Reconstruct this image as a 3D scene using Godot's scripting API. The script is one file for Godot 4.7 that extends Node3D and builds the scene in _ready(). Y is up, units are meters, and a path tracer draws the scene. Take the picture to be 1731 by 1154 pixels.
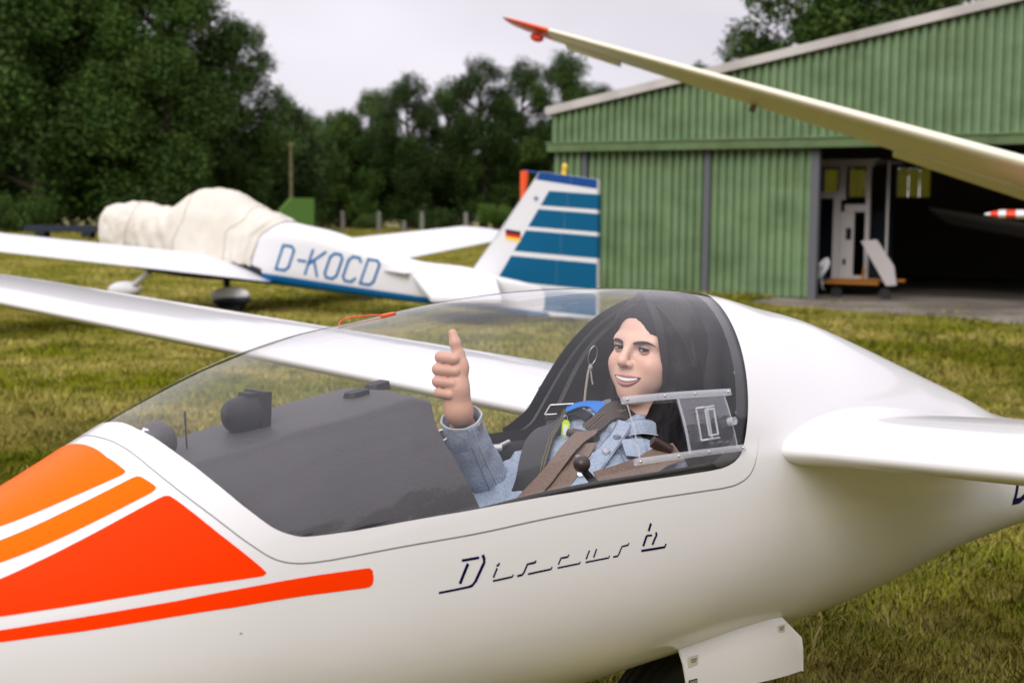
extends Node3D
# ---------------------------------------------------------------- camera and place constants
const CAM_H := 1.33
const CAM_PITCH := 4.977
const CAM_ROLL := 0.6875
const GO := Vector3(-1.03111, 0.79022, -1.85690)      # sailplane nose datum in the world
const G_YAW := 0.74627
const G_PITCH := 0.04382
const G_BANK := 0.00752

var TA := Vector3.ZERO
var YA := Vector3.ZERO
var PA := Vector3.ZERO
var CAM_R := Vector3.ZERO     # camera axes told in the sailplane's own axes, to pose the person towards the photographer
var CAM_U := Vector3.ZERO
var CAM_F := Vector3.ZERO
var rng := RandomNumberGenerator.new()
var M := {}
var used_names := {}

# fuselage loft: station, top, bottom, half width
var KA := PackedFloat32Array([0.00, 0.05, 0.15, 0.35, 0.60, 0.75, 0.90, 1.05, 1.20, 1.35, 1.50, 1.65, 1.80, 1.95, 2.10, 2.25, 2.40, 2.60, 2.80, 3.00, 3.20, 3.45, 3.70, 4.30, 5.20, 6.40])
var KT := PackedFloat32Array([-0.0871, -0.0089, 0.0471, 0.1260, 0.2549, 0.3218, 0.3680, 0.3965, 0.4261, 0.4482, 0.4617, 0.4672, 0.4688, 0.4615, 0.4366, 0.4144, 0.3789, 0.3257, 0.2705, 0.2149, 0.1520, 0.1120, 0.0980, 0.0950, 0.0900, 0.0809])
var KB := PackedFloat32Array([-0.0790, -0.1387, -0.1981, -0.2570, -0.3039, -0.3222, -0.3331, -0.3387, -0.3403, -0.3408, -0.3390, -0.3297, -0.3226, -0.3233, -0.3229, -0.3132, -0.3010, -0.2774, -0.2472, -0.2215, -0.2003, -0.1827, -0.1694, -0.1401, -0.1081, -0.0845])
var KW := PackedFloat32Array([0.0005, 0.0699, 0.1197, 0.1890, 0.2543, 0.2763, 0.2941, 0.3033, 0.3104, 0.3164, 0.3200, 0.3205, 0.3183, 0.3122, 0.3026, 0.2897, 0.2744, 0.2486, 0.2222, 0.2050, 0.1902, 0.1736, 0.1597, 0.1349, 0.1099, 0.0850])

# ---------------------------------------------------------------- mesh builder
class Mb:
	var V := PackedVector3Array()
	var N := PackedVector3Array()
	var C := PackedColorArray()
	var U := PackedVector2Array()
	var I := PackedInt32Array()
	var col := Color(1, 1, 1)
	func v(p: Vector3, n: Vector3, uv := Vector2.ZERO) -> int:
		V.append(p); N.append(n); C.append(col); U.append(uv)
		return V.size() - 1
	func t(a: int, b: int, c: int) -> void:
		var g := (V[b] - V[a]).cross(V[c] - V[a])
		if g.dot(N[a] + N[b] + N[c]) > 0.0:
			I.append(a); I.append(c); I.append(b)
		else:
			I.append(a); I.append(b); I.append(c)
	func q(a: int, b: int, c: int, d: int) -> void:
		t(a, b, c); t(a, c, d)
	func face(pts: Array, hint := Vector3.ZERO) -> void:      # flat polygon, convex
		var n: Vector3 = (pts[1] - pts[0]).cross(pts[2] - pts[0])
		if n.length() < 1e-12 and pts.size() > 3:
			n = (pts[2] - pts[0]).cross(pts[3] - pts[0])
		n = n.normalized()
		if hint != Vector3.ZERO and n.dot(hint) < 0.0:
			n = -n
		var ids := []
		for p in pts:
			ids.append(v(p, n))
		for k in range(1, ids.size() - 1):
			t(ids[0], ids[k], ids[k + 1])
	func box(c: Vector3, s: Vector3, b := Basis.IDENTITY) -> void:
		var h := s * 0.5
		for ax in 3:
			for sg in [-1.0, 1.0]:
				var n := Vector3.ZERO; n[ax] = sg
				var u := Vector3.ZERO; u[(ax + 1) % 3] = 1.0
				var w := Vector3.ZERO; w[(ax + 2) % 3] = 1.0
				var o := []
				for k in [[-1, -1], [1, -1], [1, 1], [-1, 1]]:
					o.append(v(c + b * ((n + u * float(k[0]) + w * float(k[1])) * h), b * n))
				q(o[0], o[1], o[2], o[3])
	func bar(a: Vector3, b: Vector3, w: float, h: float, up := Vector3.UP) -> void:
		var d := (b - a)
		var z := d.normalized()
		var x := up.cross(z).normalized()
		if x.length() < 0.5:
			x = Vector3.RIGHT.cross(z).normalized()
		var y := z.cross(x)
		box((a + b) * 0.5, Vector3(w, h, d.length()), Basis(x, y, z))
	func tube(pts: Array, rad: Array, sides := 8, caps := true, flat := 1.0, flat_axis := Vector3.ZERO) -> void:
		var n := pts.size()
		var prev := Vector3.ZERO
		var rings := []
		for i in n:
			var d: Vector3
			if i == 0: d = pts[1] - pts[0]
			elif i == n - 1: d = pts[n - 1] - pts[n - 2]
			else: d = (pts[i + 1] - pts[i - 1])
			d = d.normalized()
			if prev == Vector3.ZERO:
				prev = flat_axis if flat_axis != Vector3.ZERO else (Vector3.UP if absf(d.y) < 0.9 else Vector3.RIGHT)
			elif flat_axis != Vector3.ZERO:
				prev = flat_axis
			var x := (prev - d * prev.dot(d)).normalized()
			prev = x
			var y := d.cross(x)
			var ring := []
			for k in sides:
				var an := TAU * k / sides
				var nn := (x * cos(an) * flat + y * sin(an))
				var rr: float = rad[mini(i, rad.size() - 1)]
				ring.append(v(pts[i] + nn * rr, (x * cos(an) / maxf(flat, 0.05) + y * sin(an)).normalized(), Vector2(float(k) / sides, float(i) / n)))
			rings.append(ring)
		for i in n - 1:
			for k in sides:
				q(rings[i][k], rings[i][(k + 1) % sides], rings[i + 1][(k + 1) % sides], rings[i + 1][k])
		if caps:
			for e in [0, n - 1]:
				var dd: Vector3 = (pts[0] - pts[1]).normalized() if e == 0 else (pts[n - 1] - pts[n - 2]).normalized()
				var c := v(pts[e], dd)
				var cap := []
				for k in sides:
					cap.append(v(V[rings[e][k]], dd))
				for k in sides:
					t(c, cap[k], cap[(k + 1) % sides])
	func ball(c: Vector3, r: Vector3, b := Basis.IDENTITY, nu := 16, nv := 10) -> void:
		var ids := []
		for i in nv + 1:
			var row := []
			var th := PI * i / nv
			for k in nu:
				var ph := TAU * k / nu
				var d := Vector3(sin(th) * cos(ph), cos(th), sin(th) * sin(ph))
				row.append(v(c + b * (d * r), (b * (d / r)).normalized()))
			ids.append(row)
		for i in nv:
			for k in nu:
				q(ids[i][k], ids[i][(k + 1) % nu], ids[i + 1][(k + 1) % nu], ids[i + 1][k])
	func grid(rows: Array, closed := false, hint := Vector3.ZERO) -> void:      # rows of points, smooth normals from neighbours, turned outwards (closed) or towards the hint
		var nr := rows.size()
		var nc: int = rows[0].size()
		var nn := []
		var turn := 0.0
		for i in nr:
			var c := Vector3.ZERO
			if closed:
				for p in rows[i]: c += p
				c /= nc
			for k in nc:
				var k0 := (k - 1 + nc) % nc if closed else maxi(k - 1, 0)
				var k1 := (k + 1) % nc if closed else mini(k + 1, nc - 1)
				var du: Vector3 = rows[mini(i + 1, nr - 1)][k] - rows[maxi(i - 1, 0)][k]
				var dv: Vector3 = rows[i][k1] - rows[i][k0]
				var n := dv.cross(du).normalized()
				nn.append(n)
				turn += n.dot((rows[i][k] - c).normalized() if closed else hint)
		var sg := -1.0 if turn < 0.0 else 1.0
		var ids := []
		for i in nr:
			var row := []
			for k in nc:
				row.append(v(rows[i][k], nn[i * nc + k] * sg, Vector2(float(k) / nc, float(i) / nr)))
			ids.append(row)
		for i in nr - 1:
			for k in (nc if closed else nc - 1):
				q(ids[i][k], ids[i][(k + 1) % nc], ids[i + 1][(k + 1) % nc], ids[i + 1][k])
	func mesh() -> ArrayMesh:
		var a := []
		a.resize(Mesh.ARRAY_MAX)
		a[Mesh.ARRAY_VERTEX] = V; a[Mesh.ARRAY_NORMAL] = N; a[Mesh.ARRAY_COLOR] = C; a[Mesh.ARRAY_TEX_UV] = U; a[Mesh.ARRAY_INDEX] = I
		var m := ArrayMesh.new()
		m.add_surface_from_arrays(Mesh.PRIMITIVE_TRIANGLES, a)
		return m

# ---------------------------------------------------------------- naming helpers
func numbered(n: String) -> String:
	if not used_names.has(n):
		used_names[n] = 0
		return n
	used_names[n] += 1
	return "%s_%03d" % [n, used_names[n]]

func thing(called: String, label: String, category: String, xf := Transform3D.IDENTITY, group := "") -> Node3D:
	var o := Node3D.new()
	o.name = numbered(called)
	o.transform = xf
	add_child(o)
	tag(o, label, category, group)
	return o

func tag(o: Node, label: String, category: String, group := "") -> void:
	o.set_meta("label", label)
	o.set_meta("category", category)
	if group: o.set_meta("group", group)

func part(called: String, b: Mb, m: Material, parent: Node, label := "") -> MeshInstance3D:
	return put(called, b.mesh(), m, parent, label)

func put(called: String, mesh: Mesh, m: Material, parent: Node, label := "") -> MeshInstance3D:
	var o := MeshInstance3D.new()
	o.mesh = mesh
	o.material_override = m
	if parent == self:
		o.name = numbered(called)
	else:
		var nm := called
		var k := 0
		while parent.has_node(NodePath(nm)):
			k += 1
			nm = "%s_%03d" % [called, k]
		o.name = nm
	parent.add_child(o, true)
	if label: o.set_meta("label", label)
	return o

func stuff(o: Node) -> void:
	o.set_meta("kind", "stuff")

# ---------------------------------------------------------------- materials
func lin(r: float, g: float, b: float, a := 1.0) -> Color:
	var c := Color(r, g, b).linear_to_srgb()
	c.a = a
	return c

func mat(c: Color, rough := 0.6, metal := 0.0, spec := 0.5) -> StandardMaterial3D:
	var m := StandardMaterial3D.new()
	m.albedo_color = c
	m.roughness = rough
	m.metallic = metal
	m.metallic_specular = spec
	return m

func noise_tex(freq: float, cols: Array, offs: Array, sd: int, size := 512, oct := 4, normal := false, bump := 4.0) -> NoiseTexture2D:
	var n := FastNoiseLite.new()
	n.noise_type = FastNoiseLite.TYPE_SIMPLEX_SMOOTH
	n.frequency = freq
	n.seed = sd
	n.fractal_octaves = oct
	var t := NoiseTexture2D.new()
	t.width = size; t.height = size
	t.seamless = true
	t.noise = n
	if normal:
		t.as_normal_map = true
		t.bump_strength = bump
	elif cols.size():
		var g := Gradient.new()
		g.offsets = PackedFloat32Array(offs)
		g.colors = PackedColorArray(cols)
		t.color_ramp = g
	return t

func textured(tex: Texture2D, scale: float, rough := 0.7, tint := Color(1, 1, 1), world := true) -> StandardMaterial3D:
	var m := mat(tint, rough)
	m.albedo_texture = tex
	m.uv1_triplanar = true
	m.uv1_world_triplanar = world
	m.uv1_scale = Vector3.ONE * scale
	return m

func make_materials() -> void:
	var gel := mat(lin(0.78, 0.77, 0.775), 0.28)
	gel.clearcoat_enabled = true; gel.clearcoat = 0.6; gel.clearcoat_roughness = 0.06
	M.gel = gel
	M.gel_far = mat(lin(0.74, 0.74, 0.76), 0.4)
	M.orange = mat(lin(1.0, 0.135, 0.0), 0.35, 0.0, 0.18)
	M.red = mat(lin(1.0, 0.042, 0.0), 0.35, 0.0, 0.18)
	M.navy = mat(lin(0.006, 0.003, 0.05), 0.5, 0.0, 0.15)
	M.seam = mat(lin(0.33, 0.32, 0.30), 0.7)
	M.frame_in = mat(lin(0.03, 0.029, 0.032), 0.55)
	M.edge = mat(lin(0.022, 0.022, 0.025), 0.35)
	M.tub = textured(noise_tex(0.03, [Color(0.17, 0.17, 0.18), Color(0.22, 0.21, 0.22)], [0.3, 0.7], 3, 256), 3.0, 0.7, Color(1, 1, 1), false)
	M.bulkhead = mat(lin(0.014, 0.014, 0.017), 0.8)
	var hood := textured(noise_tex(0.02, [Color(0.232, 0.222, 0.232), Color(0.242, 0.232, 0.242)], [0.3, 0.7], 4, 256), 4.0, 0.55, Color(1, 1, 1), false)
	hood.normal_enabled = true
	hood.normal_texture = noise_tex(0.12, [], [], 14, 256, 3, true, 4.0)
	hood.normal_scale = 0.25
	M.hood = hood
	M.black = mat(lin(0.010, 0.010, 0.011), 0.55, 0.0, 0.3)
	M.blackp = mat(lin(0.014, 0.014, 0.016), 0.5, 0.0, 0.3)
	M.rubber = mat(lin(0.012, 0.012, 0.012), 0.75)
	M.steel = mat(lin(0.55, 0.54, 0.52), 0.3, 0.9)
	M.chrome = mat(lin(0.75, 0.75, 0.76), 0.15, 1.0)
	var gl := mat(Color(0.62, 0.62, 0.70, 0.004), 0.0)
	gl.metallic_specular = 0.48
	gl.transparency = BaseMaterial3D.TRANSPARENCY_ALPHA
	M.glass = gl
	var ac := mat(Color(0.86, 0.87, 0.9, 0.32), 0.05)
	ac.transparency = BaseMaterial3D.TRANSPARENCY_ALPHA
	M.acrylic = ac
	var ac2 := mat(Color(0.7, 0.7, 0.74, 0.10), 0.0)
	ac2.transparency = BaseMaterial3D.TRANSPARENCY_ALPHA
	M.acrylic_pane = ac2
	# person
	var sk := mat(lin(1, 1, 1), 0.45)
	sk.vertex_color_use_as_albedo = true
	sk.subsurf_scatter_enabled = true
	sk.subsurf_scatter_strength = 0.12
	M.skin = sk
	M.hair = mat(lin(0.006, 0.005, 0.006), 0.5, 0.0, 0.22)
	M.hair_shine = mat(lin(0.016, 0.012, 0.011), 0.4, 0.0, 0.45)
	M.denim = textured(noise_tex(0.035, [Color(0.50, 0.555, 0.63), Color(0.58, 0.63, 0.70), Color(0.67, 0.71, 0.76)], [0.2, 0.5, 0.85], 11, 512, 5), 9.0, 0.85, Color(1, 1, 1), false)
	M.denim.normal_enabled = true
	M.denim.normal_texture = noise_tex(0.06, [], [], 12, 512, 4, true, 6.0)
	M.denim.normal_scale = 0.7
	M.denim_dark = mat(lin(0.12, 0.16, 0.24), 0.85)
	M.stitch = mat(lin(0.5, 0.52, 0.52), 0.8)
	M.belt = textured(noise_tex(0.05, [Color(0.40, 0.33, 0.29), Color(0.49, 0.41, 0.36)], [0.3, 0.7], 21, 256), 12.0, 0.75, Color(1, 1, 1), false)
	M.belt_dark = mat(lin(0.05, 0.036, 0.028), 0.7)
	M.brown = mat(lin(0.05, 0.028, 0.025), 0.35)
	M.lime = mat(lin(0.5, 0.75, 0.02), 0.4)
	M.paper = mat(lin(0.75, 0.75, 0.72), 0.7)
	M.bluepad = mat(lin(0.01, 0.16, 0.55), 0.6)
	M.cord = mat(lin(0.42, 0.38, 0.33), 0.8)
	M.yellow_thread = mat(lin(0.32, 0.27, 0.06), 0.8)
	M.white = mat(lin(0.85, 0.85, 0.85), 0.4)
	M.sticker = mat(lin(0.6, 0.57, 0.46), 0.6)
	M.grey_print = mat(lin(0.22, 0.24, 0.22), 0.6)
	# background
	M.cover = textured(noise_tex(0.012, [Color(0.825, 0.80, 0.75), Color(0.865, 0.845, 0.80)], [0.3, 0.7], 31, 512, 5), 0.25, 0.9, Color(1, 1, 1), false)
	M.cover.normal_enabled = true
	M.cover.normal_scale = 0.12
	M.cover.normal_texture = noise_tex(0.02, [], [], 32, 512, 4, true, 8.0)
	M.cover_seam = mat(lin(0.50, 0.46, 0.38), 0.9)
	M.blue = mat(lin(0.001, 0.100, 0.215), 0.45, 0.0, 0.3)
	M.blue_band = mat(lin(0.006, 0.14, 0.37), 0.45, 0.0, 0.3)
	M.blue_dark = mat(lin(0.008, 0.065, 0.25), 0.45, 0.0, 0.3)
	M.belly = mat(lin(0.012, 0.016, 0.03), 0.5)
	M.green_wall = textured(noise_tex(0.008, [Color(0.365, 0.46, 0.315), Color(0.415, 0.515, 0.36), Color(0.445, 0.545, 0.39)], [0.15, 0.5, 0.8], 41, 512, 5), 0.25, 0.55)
	M.green_wall.detail_enabled = true
	M.green_wall.detail_blend_mode = BaseMaterial3D.BLEND_MODE_MUL
	M.green_wall.detail_albedo = noise_tex(0.010, [Color(0.93, 0.92, 0.88), Color(1, 1, 1), Color(1, 1, 1)], [0.2, 0.45, 0.9], 47, 512, 5)
	M.green_wall.detail_uv_layer = BaseMaterial3D.DETAIL_UV_1
	M.green_beam = textured(noise_tex(0.01, [Color(0.30, 0.37, 0.21), Color(0.36, 0.45, 0.28)], [0.3, 0.7], 42, 512, 5), 0.4, 0.6)
	M.post = mat(lin(0.10, 0.105, 0.115), 0.6)
	M.fascia = textured(noise_tex(0.01, [Color(0.66, 0.64, 0.62), Color(0.76, 0.74, 0.72)], [0.3, 0.7], 43, 256), 0.3, 0.8)
	M.roof = mat(lin(0.18, 0.17, 0.16), 0.8)
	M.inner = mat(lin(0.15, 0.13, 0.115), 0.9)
	var yp := mat(lin(0.62, 0.57, 0.27), 0.6)
	yp.backlight_enabled = true
	yp.backlight = Color(0.75, 0.75, 0.45)
	M.yellow_pane = yp
	M.concrete = textured(noise_tex(0.006, [Color(0.36, 0.33, 0.29), Color(0.47, 0.44, 0.40), Color(0.53, 0.50, 0.46)], [0.2, 0.55, 0.85], 44, 512, 6), 0.15, 0.9)
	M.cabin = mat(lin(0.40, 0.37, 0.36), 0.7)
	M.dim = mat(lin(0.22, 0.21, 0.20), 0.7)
	M.cabin_dark = mat(lin(0.012, 0.02, 0.035), 0.4)
	M.rust_orange = mat(lin(0.30, 0.11, 0.010), 0.7)
	M.cream = mat(lin(0.82, 0.77, 0.60), 0.35)
	M.tip_orange = mat(lin(0.85, 0.09, 0.01), 0.4)
	M.stripe_red = mat(lin(0.8, 0.05, 0.02), 0.4)
	M.timber = textured(noise_tex(0.02, [Color(0.30, 0.28, 0.18), Color(0.42, 0.40, 0.28)], [0.3, 0.7], 45, 256), 0.5, 0.9)
	M.grey_post = mat(lin(0.20, 0.195, 0.17), 0.9)
	M.bark = textured(noise_tex(0.03, [Color(0.16, 0.13, 0.10), Color(0.28, 0.24, 0.19)], [0.3, 0.7], 46, 256), 0.6, 0.95)
	var lf := mat(lin(1, 1, 1), 0.6)
	lf.vertex_color_use_as_albedo = true
	lf.backlight_enabled = true
	lf.backlight = Color(0.35, 0.35, 0.35)
	lf.metallic_specular = 0.25
	M.leaf = lf
	var gr := mat(lin(1, 1, 1), 0.75)
	gr.vertex_color_use_as_albedo = true
	gr.backlight_enabled = true
	gr.backlight = Color(0.4, 0.4, 0.4)
	gr.metallic_specular = 0.12
	gr.roughness = 1.0
	M.grass = gr
	M.soil = ground_material()

func ground_material() -> StandardMaterial3D:
	var m := textured(noise_tex(0.004, [Color(0.36, 0.34, 0.09), Color(0.47, 0.45, 0.11), Color(0.56, 0.52, 0.17), Color(0.66, 0.58, 0.28)], [0.15, 0.45, 0.65, 0.95], 51, 1024, 7), 0.10, 0.95)
	m.detail_enabled = true
	m.detail_blend_mode = BaseMaterial3D.BLEND_MODE_MUL
	m.detail_albedo = noise_tex(0.05, [Color(0.6, 0.6, 0.5), Color(1, 1, 1)], [0.25, 0.7], 52, 512, 4)
	m.detail_uv_layer = BaseMaterial3D.DETAIL_UV_1
	return m

# ---------------------------------------------------------------- fuselage loft
func tab(x: float, xs: PackedFloat32Array, ys: PackedFloat32Array) -> float:
	var n := xs.size()
	var i := clampi(xs.bsearch(x, false) - 1, 0, n - 2)
	var h := xs[i + 1] - xs[i]
	var d := (ys[i + 1] - ys[i]) / h
	var m0 := d
	var m1 := d
	if i > 0:
		var h0 := xs[i] - xs[i - 1]
		m0 = ((ys[i] - ys[i - 1]) / h0 * h + d * h0) / (h + h0)
	if i < n - 2:
		var h2 := xs[i + 2] - xs[i + 1]
		m1 = (d * h2 + (ys[i + 2] - ys[i + 1]) / h2 * h) / (h + h2)
	var t := (x - xs[i]) / h
	var t2 := t * t
	var t3 := t2 * t
	return (2 * t3 - 3 * t2 + 1) * ys[i] + (t3 - 2 * t2 + t) * h * m0 + (-2 * t3 + 3 * t2) * ys[i + 1] + (t3 - t2) * h * m1

func sec_row(a: float) -> Vector3:
	return Vector3(tab(a, KA, KT), tab(a, KA, KB), tab(a, KA, KW))

func sec_pt(a: float, ph: float, r: Vector3) -> Vector3:
	var yc := r.y + (r.x - r.y) * 0.42
	var c := cos(ph)
	var s := sin(ph)
	var e := 2.0 / (2.25 if c > 0.0 else 2.3)
	var y := yc + (r.x - yc) * pow(absf(c), e) if c > 0.0 else yc - (yc - r.y) * pow(absf(c), e)
	return Vector3(a, y, r.z * signf(s) * pow(absf(s), e))

func surf(a: float, ph: float) -> Vector3:
	return sec_pt(a, ph, sec_row(a))

func surf_n(a: float, ph: float) -> Vector3:
	var du := surf(a + 0.01, ph) - surf(maxf(a - 0.01, 0.0), ph)
	var dv := surf(a, ph + 0.02) - surf(a, ph - 0.02)
	return dv.cross(du).normalized() * -1.0 if dv.cross(du).dot(surf(a, ph) - Vector3(a, 0.05, 0)) < 0.0 else dv.cross(du).normalized()

class Loft:
	var A := PackedFloat32Array()
	var H := PackedFloat32Array()
	var P := PackedVector3Array()
	var N := PackedVector3Array()

func make_loft(as_: PackedFloat32Array, hs: PackedFloat32Array) -> Loft:
	var L := Loft.new()
	L.A = as_; L.H = hs
	var nh := hs.size()
	var rows := []
	for a in as_:
		var r := sec_row(a)
		for h in hs:
			L.P.append(sec_pt(a, h, r))
	for i in as_.size():
		for k in nh:
			var i0 := maxi(i - 1, 0)
			var i1 := mini(i + 1, as_.size() - 1)
			var du := L.P[i1 * nh + k] - L.P[i0 * nh + k]
			var k0 := k - 1
			var k1 := k + 1
			if k == 0:
				k0 = nh - 2 if absf(hs[nh - 1] - hs[0] - TAU) < 0.01 else 0
			if k == nh - 1:
				k1 = 1 if absf(hs[nh - 1] - hs[0] - TAU) < 0.01 else nh - 1
			var dv := L.P[i * nh + k1] - L.P[i * nh + k0]
			var n := du.cross(dv)
			if n.length() < 1e-12:
				n = Vector3(-1, 0, 0)
			n = n.normalized()
			var out := L.P[i * nh + k] - Vector3(as_[i], (sec_row(as_[i]).x + sec_row(as_[i]).y) * 0.5, 0)
			if as_[i] > 0.02 and n.dot(out) < 0.0:
				n = -n
			L.N.append(n)
	return L

const FS := 0.3
func poly_of(flat: Array, sub := 1) -> PackedVector2Array:
	var pts := PackedVector2Array()
	var n := flat.size() / 2
	for i in n:
		var p1 := Vector2(flat[i * 2], flat[i * 2 + 1] * FS)
		if sub <= 1 or i == n - 1:
			pts.append(p1)
			continue
		var p0 := Vector2(flat[maxi(i - 1, 0) * 2], flat[maxi(i - 1, 0) * 2 + 1] * FS)
		var p2 := Vector2(flat[(i + 1) * 2], flat[(i + 1) * 2 + 1] * FS)
		var p3 := Vector2(flat[mini(i + 2, n - 1) * 2], flat[mini(i + 2, n - 1) * 2 + 1] * FS)
		for k in sub:
			pts.append(p1.cubic_interpolate(p2, p0, p3, float(k) / sub))
	return pts

# signed distance to a polygon in station / angle space; when sym, the polygon is mirrored to starboard
func field(L: Loft, poly: PackedVector2Array, sym: bool, open_line := false) -> PackedFloat32Array:
	var out := PackedFloat32Array()
	out.resize(L.P.size())
	out.fill(1.0)
	var lo := Vector2(1e9, 1e9)
	var hi := -lo
	for p in poly:
		lo = lo.min(p); hi = hi.max(p)
	lo -= Vector2.ONE * 0.05; hi += Vector2.ONE * 0.05
	var nh := L.H.size()
	for i in L.A.size():
		if L.A[i] < lo.x or L.A[i] > hi.x: continue
		for k in nh:
			var h := L.H[k] * FS
			if sym: h = absf(h)
			if h < lo.y or h > hi.y: continue
			var p := Vector2(L.A[i], h)
			var d := 1e9
			for j in poly.size():
				if open_line and j == poly.size() - 1: break
				var c := Geometry2D.get_closest_point_to_segment(p, poly[j], poly[(j + 1) % poly.size()])
				d = minf(d, p.distance_squared_to(c))
			d = sqrt(d)
			out[i * nh + k] = -d if Geometry2D.is_point_in_polygon(p, poly) else d
	return out

func region(b: Mb, L: Loft, f: PackedFloat32Array, off := 0.0, hmin := -99.0, hmax := 99.0) -> void:
	var nh := L.H.size()
	var ids := {}
	for i in L.A.size() - 1:
		for k in nh - 1:
			if L.H[k] < hmin - 1e-4 or L.H[k + 1] > hmax + 1e-4: continue
			var c := [i * nh + k, i * nh + k + 1, (i + 1) * nh + k + 1, (i + 1) * nh + k]
			var ins := 0
			for x in c:
				if f[x] < 0.0: ins += 1
			if ins == 0: continue
			if ins == 4:
				var w := []
				for x in c:
					if not ids.has(x):
						ids[x] = b.v(L.P[x] + L.N[x] * off, L.N[x])
					w.append(ids[x])
				b.q(w[0], w[1], w[2], w[3])
				continue
			for tr in [[0, 1, 2], [0, 2, 3]]:
				var pp := []
				for e in 3:
					var x: int = c[tr[e]]
					var y: int = c[tr[(e + 1) % 3]]
					if f[x] < 0.0:
						pp.append(b.v(L.P[x] + L.N[x] * off, L.N[x]))
					if (f[x] < 0.0) != (f[y] < 0.0):
						var t := f[x] / (f[x] - f[y])
						var n := L.N[x].lerp(L.N[y], t).normalized()
						pp.append(b.v(L.P[x].lerp(L.P[y], t) + n * off, n))
				for e in range(1, pp.size() - 1):
					b.t(pp[0], pp[e], pp[e + 1])

func steps(a0: float, a1: float, d: float) -> PackedFloat32Array:
	var o := PackedFloat32Array()
	var n := maxi(1, roundi((a1 - a0) / d))
	for i in n + 1:
		o.append(a0 + (a1 - a0) * i / n)
	return o

# a stroke that lies on the fuselage skin; flat list of station, angle
func stroke(b: Mb, flat: Array, width: float, off := 0.0006) -> void:
	var pts := []
	var n := flat.size() / 2
	for i in n - 1:
		var p := Vector2(flat[i * 2], flat[i * 2 + 1])
		var q := Vector2(flat[i * 2 + 2], flat[i * 2 + 3])
		var m := maxi(1, ceili(Vector2((q - p).x, (q - p).y * FS).length() / 0.012))
		for k in m:
			pts.append(p.lerp(q, float(k) / m))
	pts.append(Vector2(flat[n * 2 - 2], flat[n * 2 - 1]))
	var P := []
	var Nn := []
	for p in pts:
		P.append(surf(p.x, p.y)); Nn.append(surf_n(p.x, p.y))
	var prev := -1
	var prev2 := -1
	for i in P.size():
		var d: Vector3 = (P[mini(i + 1, P.size() - 1)] - P[maxi(i - 1, 0)]).normalized()
		var w: Vector3 = Nn[i].cross(d).normalized() * width * 0.5
		var x := b.v(P[i] + w + Nn[i] * off, Nn[i])
		var y := b.v(P[i] - w + Nn[i] * off, Nn[i])
		if prev >= 0:
			b.q(prev, x, y, prev2)
		prev = x; prev2 = y

# wing panel between stations along the span; st = [span, x_le, y_le, chord, thickness ratio, incidence (rad)]
func wing(b: Mb, st: Array, side := 1.0, np := 22, cap_tip := true) -> void:
	var rows := []
	for w in st:
		var row := []
		for k in np * 2:
			var u := float(k) / (np * 2)
			var up := u < 0.5
			var t := u * 2.0 if up else (1.0 - u) * 2.0
			var x := 0.5 * (1.0 - cos(PI * t))
			var th: float = w[4] / 0.2 * (0.2969 * sqrt(x) - 0.126 * x - 0.3516 * x * x + 0.2843 * x * x * x - 0.1036 * x * x * x * x)
			var cam := 0.028 * sin(PI * x)
			var y := cam + (th if up else -th)
			var ci := cos(w[5])
			var si := sin(w[5])
			row.append(Vector3(w[1] + (x * ci + y * si) * w[3], w[2] + (y * ci - x * si) * w[3], w[0] * side))
		rows.append(row)
	b.grid(rows, true)
	if cap_tip:
		var r: Array = rows[rows.size() - 1]
		for k in range(0, np - 1):
			b.face([r[k], r[k + 1], r[(np * 2 - k - 1) % (np * 2)], r[(np * 2 - k) % (np * 2)]], Vector3(0, 0, side))

func _ready() -> void:
	rng.seed = 12345
	make_sky()
	make_light_camera()
	make_frames()
	make_materials()
	make_ground()
	make_hangar()
	make_trees()
	make_field_things()
	make_motor_glider()
	make_other_wings()
	make_sailplane()
	make_person()
	make_grass()

# ---------------------------------------------------------------- sky, light, camera
func make_sky() -> void:
	var w := 512
	var h := 256
	var im := Image.create(w, h, false, Image.FORMAT_RGBF)
	var n := FastNoiseLite.new()
	n.seed = 7
	n.frequency = 1.6
	n.fractal_octaves = 5
	n.noise_type = FastNoiseLite.TYPE_SIMPLEX_SMOOTH
	for y in h:
		var el := PI * (0.5 - (y + 0.5) / h)
		for x in w:
			var az := TAU * (x + 0.5) / w
			var d := Vector3(cos(el) * sin(az), sin(el), cos(el) * cos(az))
			if d.y < 0.0:
				im.set_pixel(x, y, Color(0.11, 0.11, 0.05))
				continue
			var l := 0.70 + 0.68 * pow(d.y, 1.5) + 0.10 * exp(-d.y / 0.06)
			var s := Vector3(d.x, d.y * 2.6 + 0.2, d.z) * 1.2
			var k := n.get_noise_3dv(s) * 0.22 + n.get_noise_3dv(s * 3.1) * 0.08
			l *= 1.0 + k * (1.0 - 0.4 * d.y)
			var warm := 0.02 * k * 4.0
			im.set_pixel(x, y, Color(l * (1.0 + warm), l * (0.962 + warm * 0.4), l * 1.055))
	var sm := PanoramaSkyMaterial.new()
	sm.panorama = ImageTexture.create_from_image(im)
	var sky := Sky.new()
	sky.sky_material = sm
	var e := Environment.new()
	e.background_mode = Environment.BG_SKY
	e.sky = sky
	e.tonemap_mode = Environment.TONE_MAPPER_LINEAR
	e.tonemap_exposure = 1.14
	e.sdfgi_enabled = true
	e.ssao_enabled = true
	e.ssil_enabled = true
	e.fog_enabled = false
	var we := WorldEnvironment.new()
	we.name = "world_environment"
	we.environment = e
	add_child(we)

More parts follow.
